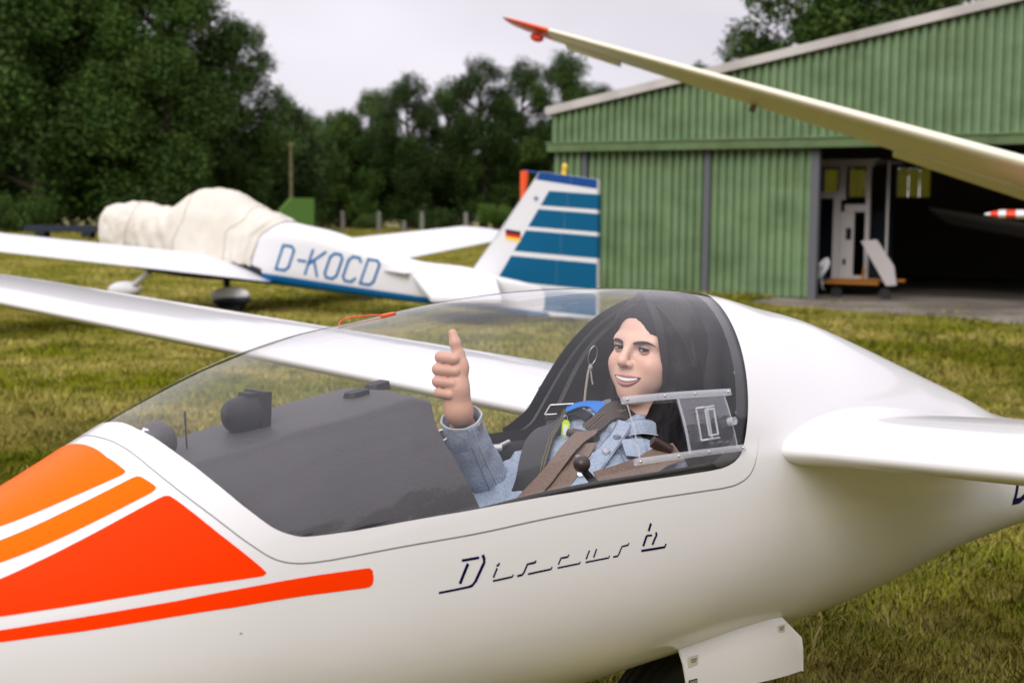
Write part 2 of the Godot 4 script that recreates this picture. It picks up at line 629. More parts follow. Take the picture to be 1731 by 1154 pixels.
func make_light_camera() -> void:
	var sun := DirectionalLight3D.new()
	sun.name = "sun"
	sun.light_energy = 0.58
	sun.light_color = Color(1.0, 0.98, 0.965)
	sun.light_angular_distance = 35.0
	sun.shadow_enabled = true
	sun.sky_mode = DirectionalLight3D.SKY_MODE_LIGHT_ONLY
	sun.look_at_from_position(Vector3(-2.5, 5.5, 7.0), Vector3.ZERO)
	add_child(sun)
	var cam := Camera3D.new()
	cam.name = "camera"
	cam.position = Vector3(0, CAM_H, 0)
	cam.rotation_order = EULER_ORDER_YXZ
	cam.rotation = Vector3(-deg_to_rad(CAM_PITCH), 0, deg_to_rad(CAM_ROLL))
	var at := CameraAttributesPhysical.new()
	at.frustum_focal_length = 72.79
	at.exposure_aperture = 7.2
	at.frustum_focus_distance = 2.95
	at.frustum_near = 0.05
	at.frustum_far = 4000.0
	at.auto_exposure_enabled = false
	cam.attributes = at
	cam.fov = 27.04
	cam.near = 0.05
	cam.far = 4000.0
	add_child(cam)
	cam.current = true

func f_max(fa: PackedFloat32Array, sa: float, ca: float, fb: PackedFloat32Array, sb: float, cb: float) -> PackedFloat32Array:
	var o := PackedFloat32Array()
	o.resize(fa.size())
	for i in o.size():
		o[i] = maxf(sa * fa[i] + ca, sb * fb[i] + cb)
	return o

func f_lin(fa: PackedFloat32Array, sa: float, ca: float) -> PackedFloat32Array:
	var o := PackedFloat32Array()
	o.resize(fa.size())
	for i in o.size():
		o[i] = sa * fa[i] + ca
	return o

var glider_xf := Transform3D.IDENTITY

func make_frames() -> void:
	var T := Vector3(cos(G_YAW), 0, -sin(G_YAW))
	var P := Vector3(sin(G_YAW), 0, cos(G_YAW))
	TA = T * cos(G_PITCH) - Vector3.UP * sin(G_PITCH)
	var ya := Vector3.UP * cos(G_PITCH) + T * sin(G_PITCH)
	PA = P * cos(G_BANK) + ya * sin(G_BANK)
	YA = ya * cos(G_BANK) - P * sin(G_BANK)
	glider_xf = Transform3D(Basis(TA, YA, PA), GO)
	CAM_R = Vector3(0.73365, 0.03903, 0.67840)
	CAM_U = Vector3(0.00640, 0.99791, -0.06433)
	CAM_F = Vector3(0.67949, -0.05154, -0.73187)

# ---------------------------------------------------------------- the sailplane
func make_sailplane() -> void:
	var g := thing("sailplane", "white single-seat sailplane with orange nose stripes, a woman under its clear canopy", "sailplane", glider_xf)
	var as_ := PackedFloat32Array([0.0, 0.002, 0.006, 0.012, 0.02, 0.03, 0.045, 0.06, 0.08])
	as_.append_array(steps(0.1, 0.4, 0.02))
	as_.append_array(steps(0.41, 2.1, 0.01))
	as_.append_array(steps(2.14, 6.5, 0.04))
	var L := make_loft(as_, steps(-PI, PI, PI / 90.0))
	var glass := poly_of([0.553, -0.3, 0.554, -0.039, 0.552, 0.157, 0.561, 0.405, 0.572, 0.565, 0.587, 0.704, 0.604, 0.831, 0.630, 0.982, 0.653, 1.084, 0.673, 1.158, 0.691, 1.205, 0.714, 1.244, 0.738, 1.266, 0.815, 1.294, 0.924, 1.309, 1.083, 1.322, 1.259, 1.340, 1.471, 1.351, 1.642, 1.358, 1.702, 1.349, 1.737, 1.321, 1.756, 1.271, 1.779, 1.160, 1.797, 1.044, 1.816, 0.898, 1.834, 0.747, 1.853, 0.586, 1.875, 0.416, 1.902, 0.247, 1.929, 0.116, 1.935, -0.02, 1.935, -0.3], 2)
	var seam := poly_of([0.512, -0.3, 0.513, -0.05, 0.516, 0.220, 0.528, 0.539, 0.552, 0.787, 0.584, 0.981, 0.621, 1.146, 0.646, 1.231, 0.668, 1.294, 0.691, 1.336, 0.721, 1.365, 0.771, 1.384, 0.855, 1.396, 0.969, 1.406, 1.107, 1.414, 1.314, 1.421, 1.502, 1.426, 1.677, 1.436, 1.734, 1.428, 1.769, 1.402, 1.791, 1.348, 1.810, 1.246, 1.828, 1.107, 1.846, 0.9, 1.861, 0.75, 1.879, 0.588, 1.899, 0.42, 1.922, 0.25, 1.944, 0.12, 1.949, -0.02, 1.949, -0.3], 2)
	var fg := field(L, glass, true)
	var fs := field(L, seam, true)
	var b := Mb.new()
	var nhh := L.H.size()
	var fo := PackedFloat32Array(); fo.resize(fs.size())
	var fr := PackedFloat32Array(); fr.resize(fs.size())
	var fb := PackedFloat32Array(); fb.resize(fs.size())
	for i in fs.size():                                             # the gap round the frame closes behind the pilot's head
		var gap := 0.0010 * (1.0 - smoothstep(1.78, 1.815, L.A[i / nhh]))
		fo[i] = -fs[i] + gap
		fr[i] = maxf(fs[i] + gap, -fg[i])
		fb[i] = maxf(maxf(fs[i] - 0.012, -fs[i] - 0.010), L.A[i / nhh] - 1.81)
	region(b, L, fo)
	part("fuselage", b, M.gel, g)
	b = Mb.new()
	region(b, L, fr)
	var frame := part("canopy_frame", b, M.gel, g)
	b = Mb.new()
	region(b, L, fb, -0.0014)
	part("canopy_seam", b, M.seam, frame)
	b = Mb.new()                                                        # dark inside of the frame
	region(b, L, f_max(fs, 1.0, 0.004, fg, -1.0, 0.0), -0.012)
	part("frame_lining", b, M.frame_in, frame)
	b = Mb.new()                                                        # dark bonding strip along the edge of the glass, wide at the back
	var fe := PackedFloat32Array(); fe.resize(fg.size())
	var nh := L.H.size()
	for i in fe.size():
		var a := L.A[i / nh]
		var wdt := 0.004 + 0.027 * smoothstep(1.62, 1.76, a)
		fe[i] = maxf(fg[i], -fg[i] - wdt)
	region(b, L, fe, -0.0045)
	part("glass_edge_strip", b, M.edge, frame)
	b = Mb.new()
	for i in fe.size():
		var a := L.A[i / nh]
		var w0 := 0.004 + 0.027 * smoothstep(1.62, 1.76, a)
		fe[i] = maxf(maxf(fg[i] + w0 - 0.0004, -fg[i] - w0 - 0.0022), 1.66 - a)
	region(b, L, fe, -0.0035)
	part("glass_edge_highlight", b, M.cord, frame)  # pale strip drawn in as the highlight along the glass edge
	# glass: two skins, with the open ventilation window cut out
	var hole := poly_of([1.4305, 1.0233, 1.571, 1.0385, 1.579, 1.2676, 1.440, 1.2605])
	var fh := field(L, hole, false)
	b = Mb.new()
	var fgl := f_max(fg, 1.0, 0.0, fh, -1.0, 0.0)
	region(b, L, fgl, 0.0)
	part("canopy_glass", b, M.glass, g)
	# sliding window
	var sw := thing_part("sliding_window", g)
	b = Mb.new()
	var Lp := make_loft(steps(1.560, 1.735, 0.01), steps(0.99, 1.30, 0.02))
	var fp := field(Lp, poly_of([1.571, 1.015, 1.712, 1.035, 1.726, 1.280, 1.581, 1.278]), false)
	region(b, Lp, fp, 0.006)
	region(b, Lp, fp, 0.009)
	part("window_pane", b, M.acrylic_pane, sw)
	for rl in [[1.421, 0.999, 1.7335, 1.0185], [1.428, 1.2705, 1.7495, 1.2815]]:
		b = Mb.new()
		var rr := []
		for k in 13:
			var t := k / 12.0
			var a: float = lerpf(rl[0], rl[2], t)
			var p: float = lerpf(rl[1], rl[3], t)
			var n := surf_n(a, p)
			var c := surf(a, p)
			var e := n.cross(Vector3(1, 0, 0)).normalized() * 0.0065
			rr.append([c - e + n * 0.001, c - e + n * 0.009, c + e + n * 0.009, c + e + n * 0.001])
		b.grid(rr, true)
		for e in [0, 12]:
			b.face(rr[e], Vector3(-1 if e == 0 else 1, 0, 0))
		var rail := part("window_rail", b, M.acrylic, sw)
		for k in [0.03, 0.36, 0.64, 0.97]:
			b = Mb.new()
			var a2: float = lerpf(rl[0], rl[2], k)
			var p2: float = lerpf(rl[1], rl[3], k)
			b.ball(surf(a2, p2) + surf_n(a2, p2) * 0.0095, Vector3.ONE * 0.003, Basis.IDENTITY, 8, 6)
			part("rail_screw", b, M.steel, sw)
	for ed in [[1.4305, 1.0233, 1.440, 1.2605], [1.571, 1.020, 1.581, 1.276], [1.7125, 1.035, 1.7265, 1.280]]:
		b = Mb.new()
		var pp := []
		for k in 9:
			var t := k / 8.0
			var a: float = lerpf(ed[0], ed[2], t)
			var p: float = lerpf(ed[1], ed[3], t)
			pp.append(surf(a, p) + surf_n(a, p) * 0.006)
		b.tube(pp, [0.0028 if ed[0] > 1.5 and ed[0] < 1.6 else 0.0014], 6)
		part("pane_edge", b, M.acrylic, sw)
	# scoop on the pane: a small clear box frame, and the knob
	b = Mb.new()
	for off in [0.010, 0.024]:
		var wv := 1.0 if off < 0.02 else 0.8
		var cs := []
		for k in [[-1, -1], [1, -1], [1, 1], [-1, 1], [-1, -1]]:
			var a: float = 1.630 + 0.0165 * float(k[0]) * wv + (0.006 if off > 0.02 else 0.0)
			var p: float = 1.153 + 0.073 * float(k[1]) * wv
			cs.append(surf(a, p) + surf_n(1.63, 1.153) * off)
		for k in 4:
			b.tube([cs[k], cs[k + 1]], [0.0022], 6)
		for k in 4:
			if off > 0.02: break
			var k2: Vector3 = cs[k]
			b.tube([k2, k2 + surf_n(1.63, 1.153) * 0.014 + Vector3(0.006, 0, 0)], [0.002], 5)
	part("air_scoop", b, M.acrylic, sw)
	b = Mb.new()
	var kn := surf_n(1.709, 1.16)
	b.tube([surf(1.709, 1.16) + kn * 0.008, surf(1.709, 1.16) + kn * 0.022], [0.0085], 14)
	part("slide_knob", b, M.acrylic, sw)
	# orange nose stripes, each on both sides; the first wraps over the top
	var Ls := make_loft(steps(0.05, 0.87, 0.008), steps(-1.6, 1.6, PI / 180.0))
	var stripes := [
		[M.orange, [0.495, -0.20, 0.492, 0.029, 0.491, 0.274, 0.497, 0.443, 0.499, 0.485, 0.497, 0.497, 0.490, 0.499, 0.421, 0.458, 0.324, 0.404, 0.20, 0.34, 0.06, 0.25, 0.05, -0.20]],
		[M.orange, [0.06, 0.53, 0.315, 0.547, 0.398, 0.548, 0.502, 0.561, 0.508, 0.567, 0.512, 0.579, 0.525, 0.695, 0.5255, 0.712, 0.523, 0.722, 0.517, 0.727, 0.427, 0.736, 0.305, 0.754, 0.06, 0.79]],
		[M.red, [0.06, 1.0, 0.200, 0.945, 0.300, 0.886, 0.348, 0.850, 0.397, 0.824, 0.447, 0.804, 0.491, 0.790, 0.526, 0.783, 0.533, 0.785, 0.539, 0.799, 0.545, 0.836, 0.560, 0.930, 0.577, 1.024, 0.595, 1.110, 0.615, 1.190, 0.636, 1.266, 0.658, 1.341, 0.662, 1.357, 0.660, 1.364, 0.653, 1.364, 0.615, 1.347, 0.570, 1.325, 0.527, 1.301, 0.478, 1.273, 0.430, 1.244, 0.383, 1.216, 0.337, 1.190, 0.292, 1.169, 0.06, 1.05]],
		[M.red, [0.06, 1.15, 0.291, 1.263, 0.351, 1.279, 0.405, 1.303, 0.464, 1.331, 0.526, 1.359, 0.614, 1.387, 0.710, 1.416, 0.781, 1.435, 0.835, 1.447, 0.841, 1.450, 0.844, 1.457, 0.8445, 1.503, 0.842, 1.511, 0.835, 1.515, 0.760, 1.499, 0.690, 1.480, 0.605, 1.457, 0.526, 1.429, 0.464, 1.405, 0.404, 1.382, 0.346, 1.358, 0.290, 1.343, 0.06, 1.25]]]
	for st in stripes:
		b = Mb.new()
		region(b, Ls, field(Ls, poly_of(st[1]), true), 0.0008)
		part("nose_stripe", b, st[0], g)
	# lettering
	var strokes := [
		[3.4, 1.0183, 1.4929, 1.0549, 1.4955],
		[4.5, 1.0623, 1.4896, 1.0657, 1.5032, 1.0659, 1.5158, 1.0572, 1.5418, 1.0480, 1.5670],
		[3.7, 1.0488, 1.5653, 1.0417, 1.5741, 1.0352, 1.5761],
		[2.9, 1.0360, 1.5761, 1.0029, 1.5759, 0.9719, 1.5753],
		[4.6, 1.0314, 1.5076, 1.0154, 1.5634],
		[2.8, 1.0995, 1.5289, 1.0971, 1.5353, 1.0929, 1.5350],
		[2.8, 1.0947, 1.5427, 1.0870, 1.5670],
		[2.5, 1.0864, 1.5752, 1.1289, 1.5768, 1.1313, 1.5710],
		[2.9, 1.1402, 1.5784, 1.1515, 1.5787, 1.1556, 1.5718, 1.1629, 1.5535, 1.1797, 1.5541, 1.1825, 1.5495],
		[2.5, 1.1647, 1.5809, 1.2182, 1.5825, 1.2207, 1.5755],
		[2.6, 1.2353, 1.5728, 1.2412, 1.5586, 1.2577, 1.5592, 1.2600, 1.5534],
		[2.3, 1.2338, 1.5837, 1.2867, 1.5853, 1.2887, 1.5786],
		[2.6, 1.3101, 1.5546, 1.3028, 1.5752],
		[2.6, 1.3280, 1.5546, 1.3215, 1.5755],
		[2.3, 1.3018, 1.5860, 1.3598, 1.5878, 1.3619, 1.5806],
		[2.5, 1.3717, 1.5884, 1.3836, 1.5885, 1.3864, 1.5809, 1.3936, 1.5627, 1.4098, 1.5624, 1.4116, 1.5564],
		[4.3, 1.4697, 1.5092, 1.4635, 1.5333],
		[4.3, 1.4503, 1.5728, 1.4587, 1.5472],
		[2.8, 1.4576, 1.5463, 1.4734, 1.5483],
		[3.9, 1.4838, 1.5412, 1.4862, 1.5500, 1.4756, 1.5740],
		[3.4, 1.4457, 1.5875, 1.5106, 1.5923, 1.5140, 1.5808]]
	b = Mb.new()
	for s in strokes:
		stroke(b, s.slice(1), s[0] * 0.00135)
	part("script_lettering", b, M.navy, g, "dark blue slanted script lettering below the canopy")
	b = Mb.new()
	stroke(b, [3.113, 1.50, 3.098, 1.74], 0.018)
	stroke(b, [3.090, 1.735, 3.135, 1.725, 3.165, 1.66, 3.175, 1.5], 0.018)
	part("registration_letter", b, M.navy, g)
	b = Mb.new()
	b.ball(surf(0.62, 1.56) + surf_n(0.62, 1.56) * 0.0005, Vector3.ONE * 0.0017, Basis.IDENTITY, 8, 6)
	part("static_port", b, M.seam, g)
	# wings
	for sd in [1.0, -1.0]:
		b = Mb.new()
		var st := []
		for s in [0.22, 0.27, 0.30, 0.33, 0.37, 0.42, 0.5, 0.7, 1.0, 1.6, 2.2, 2.8, 3.4, 4.0, 4.4, 5.0, 5.6, 6.2, 6.8, 7.2, 7.45, 7.5]:
			var ch: float = 0.961 * (1.0 - 0.0182 * s) if s <= 4.4 else lerpf(0.884, 0.36, pow((s - 4.4) / 3.1, 1.15))
			var le: float = 1.8977 + (0.0 if s <= 4.4 else 0.30 * pow((s - 4.4) / 3.1, 1.4))
			var fil: float = 1.0 - smoothstep(0.25, 0.45, s)
			st.append([s, le - 0.02 * fil * fil, 0.132 + 0.0404 * s, ch + 0.04 * fil * fil, 0.106 * (1.0 + 0.14 * fil * fil), 0.022])
		wing(b, st, sd, 26)
		var w := part("wing", b, M.gel, g)
		b = Mb.new()
		for k in [[1.0, 4.2]]:
			var pa := Vector3(1.8977 + 0.94 * 0.80, 0.149 + 0.0404 * k[0], k[0] * sd)
			var pb := Vector3(1.8977 + 0.885 * 0.80, 0.149 + 0.0404 * k[1], k[1] * sd)
			b.tube([pa, pb], [0.0016], 4)
		part("aileron_gap", b, M.seam, w)
	# fin, rudder and tailplane beyond the frame
	b = Mb.new()
	var rows := []
	for k in 9:
		var t := k / 8.0
		var row := []
		for j in 16:
			var an := TAU * j / 16
			row.append(Vector3(lerpf(5.75, 6.05, t) + (0.5 - 0.5 * cos(an)) * lerpf(0.8, 0.5, t), 0.04 + 1.2 * t, sin(an) * 0.045 * (1.0 - 0.3 * t)))
		rows.append(row)
	b.grid(rows, true)
	part("tail_fin", b, M.gel, g)
	for sd in [1.0, -1.0]:
		b = Mb.new()
		wing(b, [[0.0, 6.0, 1.25, 0.5, 0.11, 0.0], [0.6, 6.06, 1.25, 0.42, 0.11, 0.0], [1.2, 6.14, 1.25, 0.3, 0.1, 0.0]], sd, 12)
		part("tailplane", b, M.gel, g)
	# undercarriage
	b = Mb.new()
	var prof := [[-0.045, 0.10], [-0.062, 0.125], [-0.066, 0.145], [-0.058, 0.163], [-0.05, 0.170], [-0.044, 0.1665], [-0.040, 0.172], [-0.03, 0.174], [-0.026, 0.169], [-0.022, 0.175], [-0.009, 0.176], [-0.005, 0.171], [0.0, 0.1765], [0.005, 0.171], [0.009, 0.176], [0.022, 0.175], [0.026, 0.169], [0.03, 0.174], [0.04, 0.172], [0.044, 0.1665], [0.05, 0.170], [0.058, 0.163], [0.066, 0.145], [0.062, 0.125], [0.045, 0.10]]
	rows = []
	for p in prof:
		var row := []
		for j in 48:
			var an := TAU * j / 48
			row.append(Vector3(1.93 + p[1] * cos(an), -0.53 + p[1] * sin(an), p[0]))
		rows.append(row)
	b.grid(rows, true)
	var wheel := thing_part("main_wheel", g)
	part("tyre", b, M.rubber, wheel)
	b = Mb.new()
	b.tube([Vector3(1.93, -0.53, -0.05), Vector3(1.93, -0.53, 0.05)], [0.10], 24)
	part("rim", b, M.steel, wheel)
	b = Mb.new()
	b.bar(Vector3(1.93, -0.53, 0.075), Vector3(2.0, -0.28, 0.075), 0.02, 0.03)
	b.bar(Vector3(1.93, -0.53, -0.075), Vector3(2.0, -0.28, -0.075), 0.02, 0.03)
	part("gear_leg", b, M.steel, g)
	for sd in [1.0, -1.0]:
		var top := [[1.70, 2.49], [1.74, 2.475], [1.79, 2.45], [1.85, 2.41], [1.91, 2.375], [1.97, 2.355], [2.02, 2.365]]
		rows = [[], [], [], []]
		for k in top.size():
			var h := surf(top[k][0], top[k][1])
			var botm := Vector3(h.x + 0.02 + 0.05 * k / 6.0, -0.372, h.z + 0.012)
			for r in 4:
				var t := r / 3.0
				var pt := h.lerp(botm, t) + Vector3(0, 0.004, 0.008 * sin(PI * t))
				rows[r].append(Vector3(pt.x, pt.y, pt.z * sd))
		var h2 := surf(2.03, 2.36)
		for r in 4:                                                       # rounded back end
			var t := r / 3.0
			rows[r].append(Vector3(2.085 + 0.012 * sqrt(t), lerpf(-0.292, -0.370, t), (h2.z + 0.012) * sd))
		b = Mb.new()
		b.grid(rows, false, Vector3(0, 0, sd))
		var inner := []
		for r in rows:
			var rr := []
			for p in r: rr.append(p - Vector3(0, 0, 0.004 * sd))
			inner.append(rr)
		b.grid(inner, false, Vector3(0, 0, -sd))
		var nc: int = rows[0].size()
		for k in nc - 1:
			b.face([rows[3][k], rows[3][k + 1], inner[3][k + 1], inner[3][k]], Vector3(0, -1, 0))
		for r in 3:
			b.face([rows[r][0], rows[r + 1][0], inner[r + 1][0], inner[r][0]], Vector3(-1, 0, 0))
			b.face([rows[r][nc - 1], rows[r + 1][nc - 1], inner[r + 1][nc - 1], inner[r][nc - 1]], Vector3(1, 0, 0))
		var door := part("gear_door", b, M.gel, g)
		if sd > 0.0:
			for q in [[0.62, 0.30, 0.03, 0.022, M.sticker], [5.5, 0.20, 0.026, 0.018, M.sticker]]:
				var c := door_pt(rows, q[0], q[1])
				b = Mb.new()
				b.box(c + Vector3(0, 0, 0.002), Vector3(q[2], q[3], 0.0015), Basis(Vector3(0, 0, 1), 0.02))
				part("sticker", b, q[4], door)
				b = Mb.new()
				b.box(c + Vector3(0.001, 0.004, 0.0032), Vector3(q[2] * 0.6, 0.0035, 0.001))
				b.box(c + Vector3(0.001, -0.001, 0.0032), Vector3(q[2] * 0.5, 0.003, 0.001))
				part("sticker_print", b, M.grey_print, door)
			var c3 := door_pt(rows, 0.35, 0.72)
			b = Mb.new()
			b.box(c3 + Vector3(0, 0, 0.002), Vector3(0.026, 0.017, 0.0014))
			part("plate", b, M.black, door)
			b = Mb.new()
			b.box(c3 + Vector3(0, 0.0035, 0.0032), Vector3(0.022, 0.006, 0.001))
			b.box(c3 + Vector3(0, -0.0045, 0.0032), Vector3(0.022, 0.004, 0.001))
			part("plate_print", b, M.grey_print, door)
	# yaw string on the canopy top
	b = Mb.new()
	var ys := []
	for k in 9:
		var t := k / 8.0
		ys.append(surf(lerpf(0.975, 1.085, t), -0.02 - 0.13 * sin(PI * t * 0.9)) + Vector3(0, 0.003 + 0.006 * sin(PI * t), 0))
	b.tube(ys, [0.0013], 5)
	part("yaw_string", b, M.stripe_red, g, "thin red thread on top of the canopy")
	b = Mb.new()
	b.box(surf(1.095, -0.05) + Vector3(0, 0.002, 0), Vector3(0.03, 0.003, 0.012), Basis(Vector3(0, 0, 1), 0.2))
	part("string_tape", b, M.tip_orange, g)
	make_cockpit(g, L, fs)

func door_pt(rows: Array, col: float, t: float) -> Vector3:
	var k := int(col)
	var f := col - k
	var r := t * 3.0
	var i := mini(int(r), 2)
	var u := r - i
	var p0: Vector3 = rows[i][k].lerp(rows[i][k + 1], f)
	var p1: Vector3 = rows[i + 1][k].lerp(rows[i + 1][k + 1], f)
	return p0.lerp(p1, u)

func thing_part(called: String, parent: Node) -> Node3D:
	var o := Node3D.new()
	o.name = called
	parent.add_child(o, true)
	return o

func make_cockpit(g: Node3D, L: Loft, fs: PackedFloat32Array) -> void:
	var b := Mb.new()
	var nh := L.H.size()
	var f := PackedFloat32Array()
	f.resize(L.P.size())
	for i in f.size():
		var a := L.A[i / nh]
		f[i] = maxf(maxf(0.5 - a, a - 2.05), minf(1.335 - absf(L.H[i % nh]), maxf(1.70 - a, 0.004 - fs[i])))
	region(b, L, f, -0.018)
	part("cockpit_tub", b, M.frame_in, g)
	# sill ledges inside, both sides
	for sd in [1.0, -1.0]:
		b = Mb.new()
		var rows := []
		for k in 30:
			var a := lerpf(0.66, 1.78, k / 29.0)
			var r := sec_row(a)
			var o := sec_pt(a, 1.40, r)
			rows.append([o + Vector3(0, 0.0, -0.012), o + Vector3(0, 0.006, -0.02), o + Vector3(0, 0.004, -0.05), o + Vector3(0, -0.03, -0.056)])
			for q in 4:
				rows[k][q].z *= sd
		b.grid(rows, false, Vector3(0, 1, -sd))
		part("sill_ledge", b, M.frame_in, g)
	# rubber seal that sags along the lower edge of the glass, and a latch on the far sill
	b = Mb.new()
	var sl := []
	for k in 40:
		var a := lerpf(0.96, 1.70, k / 39.0)
		var p := surf(a, 1.338 + 0.004 * sin(a * 9.0))
		sl.append(p + Vector3(0, 0, -0.016))
	b.tube(sl, [0.0045], 7)
	part("rubber_seal", b, M.rubber, g)
	b = Mb.new()
	b.tube([Vector3(1.585, 0.098, -0.262), Vector3(1.605, 0.100, -0.250)], [0.010], 12)
	b.tube([Vector3(1.595, 0.100, -0.256), Vector3(1.635, 0.112, -0.258)], [0.006], 8)
	part("canopy_latch", b, M.steel, g)
	# bulkhead and headrest
	b = Mb.new()
	var ring := []
	var r2 := sec_row(1.96)
	for k in 60:
		var p := sec_pt(1.96, TAU * k / 60, r2)
		ring.append(Vector3(1.945 + 0.03 * p.y, p.y * 0.97, p.z * 0.97))
	for k in 60:
		b.face([Vector3(1.95, 0.05, 0), ring[k], ring[(k + 1) % 60]], Vector3(-1, 0, 0))
	part("bulkhead", b, M.bulkhead, g)
	b = Mb.new()
	var rows2 := []
	for k in 9:
		var t := k / 8.0
		var row := []
		for j in 20:
			var an := TAU * j / 20
			var e := 0.62
			row.append(Vector3(1.915 - 0.03 * sin(PI * t) + 0.02 * t + 0.035 * signf(cos(an)) * pow(absf(cos(an)), e), lerpf(0.14, 0.405, t), 0.13 * (1.0 - 0.35 * t * t) * signf(sin(an)) * pow(absf(sin(an)), e)))
		rows2.append(row)
	b.grid(rows2, true)
	part("headrest", b, M.bulkhead, g)
	# seat back, reclined
	b = Mb.new()
	var rs := []
	for k in 8:
		var t := k / 7.0
		var row := []
		for j in 9:
			var s := lerpf(-0.27, 0.27, j / 8.0)
			row.append(Vector3(lerpf(1.16, 1.93, t) , lerpf(-0.27, 0.12, t) + 0.12 * s * s * 4.0 * 0.3, s * (0.9 + 0.1 * t)))
		rs.append(row)
	b.grid(rs, false, Vector3(-1, 1, 0))
	part("seat_back", b, M.frame_in, g)
	# instrument hood: a deck with rounded shoulders and sides that flare to the sill
	var prof := [[0.0, 1.045], [0.05, 1.035], [0.092, 1.018], [0.104, 1.005], [0.109, 0.985], [0.114, 0.945], [0.120, 0.905], [0.135, 0.825], [0.165, 0.69], [0.2, 0.50], [0.24, 0.27], [0.27, 0.06], [0.285, -0.12]]
	var rows := []
	for k in 26:
		var a := lerpf(0.56, 1.10, k / 25.0)
		var yk := lerpf(0.143, 0.262, pow(clampf((a - 0.56) / 0.50, 0.0, 1.0), 0.78))
		if a > 1.05:
			yk -= 0.006 * pow((a - 1.05) / 0.05, 2.0)
		var w := tab(a, KA, KW)
		var half := (w - lerpf(0.040, 0.016, clampf((a - 0.56) / 0.3, 0.0, 1.0))) / 0.285
		var row := []
		var left := []
		for p in prof:
			var aft: float = -0.024 * smoothstep(0.095, 0.165, p[0]) * k / 25.0
			var y: float = lerpf(0.088 - 0.05 * (1.10 - a), yk, p[1])
			var sag: float = 0.004 * sin(a * 31.0 + p[0] * 9.0) * p[0] * 4.0
			row.append(Vector3(a + aft, y + sag, p[0] * half))
			if p[0] > 0.0:
				left.push_front(Vector3(a + aft, y - sag * 0.5, -p[0] * half))
		rows.append(left + row)
	b = Mb.new()
	b.grid(rows, false, Vector3(0, 1, 0))
	part("instrument_hood", b, M.hood, g, "dark grey moulded cover in front of the pilot")
	b = Mb.new()
	var last: Array = rows[25]
	for k in last.size() - 1:
		var p: Vector3 = last[k]
		var q: Vector3 = last[k + 1]
		b.face([p, q, Vector3(q.x + 0.02, -0.02, q.z * 0.85), Vector3(p.x + 0.02, -0.02, p.z * 0.85)], Vector3(1, 0, 0))
	part("instrument_panel", b, M.black, g)
	for q in [[0.90, 0.225, 0.06]]:
		b = Mb.new()
		b.ball(Vector3(q[0], q[2] + 0.004, q[1]), Vector3.ONE * 0.0045, Basis.IDENTITY, 8, 6)
		part("hood_screw", b, M.steel, g)
	# things fixed on the hood
	b = Mb.new()
	var c := Vector3(0.775, 0.236, 0.0)
	var pts := []
	var rad := []
	for k in [[-0.033, 0.004], [-0.0325, 0.014], [-0.030, 0.022], [-0.024, 0.0275], [-0.016, 0.0305], [0.0, 0.032], [0.022, 0.032]]:
		pts.append(c + Vector3(k[0], k[0] * 0.12, 0))
		rad.append(k[1])
	b.tube(pts, rad, 24)
	var camu := part("camera_housing", b, M.blackp, g, "black round camera housing on the hood")
	b = Mb.new()
	b.box(c + Vector3(0.029, 0.002, 0.0), Vector3(0.016, 0.076, 0.062))
	b.box(c + Vector3(0.012, 0.031, 0.0), Vector3(0.026, 0.012, 0.03))
	b.box(c + Vector3(0.022, -0.033, 0.0), Vector3(0.03, 0.012, 0.05))
	part("housing_mount", b, M.black, camu)
	b = Mb.new()
	b.tube([Vector3(0.671, 0.170, 0.0), Vector3(0.671, 0.181, 0.0), Vector3(0.670, 0.184, 0)], [0.005, 0.004, 0.002], 8)
	b.tube([Vector3(0.670, 0.183, 0.0), Vector3(0.666, 0.222, 0.0)], [0.0015], 6)
	b.tube([Vector3(0.666, 0.222, 0.0), Vector3(0.664, 0.246, 0.0)], [0.0022], 6)
	part("antenna", b, M.black, g)
	b = Mb.new()
	b.ball(Vector3(0.613, 0.196, 0.0), Vector3(0.034, 0.036, 0.034), Basis.IDENTITY, 20, 14)
	var ball := part("compass_ball", b, M.hood, g)
	b = Mb.new()
	b.box(Vector3(0.588, 0.216, 0.008), Vector3(0.003, 0.012, 0.012), Basis(Vector3(0, 0, 1), -0.6) * Basis(Vector3(0, 1, 0), 0.4))
	part("compass_highlight", b, M.white, ball)  # white chip drawn in as the highlight on the ball
	for q in [[Vector3(1.012, 0.262, 0.0), Vector3(0.048, 0.014, 0.034)], [Vector3(1.085, 0.274, -0.035), Vector3(0.046, 0.010, 0.036)]]:
		b = Mb.new()
		var top := []
		var bot := []
		for k in [[-1, -0.5], [-0.6, -1], [0.8, -1], [1, -0.8], [1, 0.8], [0.8, 1], [-0.6, 1], [-1, 0.5]]:
			var s: Vector3 = q[1] * 0.5
			top.append(q[0] + Vector3(k[0] * s.x * 0.85, s.y + 0.004 * k[0], k[1] * s.z * 0.85))
			bot.append(q[0] + Vector3(k[0] * s.x, -s.y * 1.4, k[1] * s.z))
		b.face(top, Vector3.UP)
		for k in 8:
			b.face([top[k], top[(k + 1) % 8], bot[(k + 1) % 8], bot[k]], (top[k] + bot[(k + 1) % 8]) * 0.5 - q[0])
		part("sensor_box", b, M.blackp, g)
	# canopy release knob on the left sill
	b = Mb.new()
	b.ball(Vector3(1.388, 0.138, 0.212), Vector3.ONE * 0.0165, Basis.IDENTITY, 18, 12)
	var knob := part("release_knob", b, M.brown, g)
	b = Mb.new()
	b.tube([Vector3(1.393, 0.125, 0.214), Vector3(1.41, 0.10, 0.228), Vector3(1.46, 0.088, 0.255), Vector3(1.54, 0.084, 0.262)], [0.007, 0.009, 0.006, 0.005], 8)
	part("knob_lever", b, M.black, knob)
	# restraint cord from the starboard frame
	b = Mb.new()
	var hk := Vector3(1.845, 0.33, -0.205)
	var lp := []
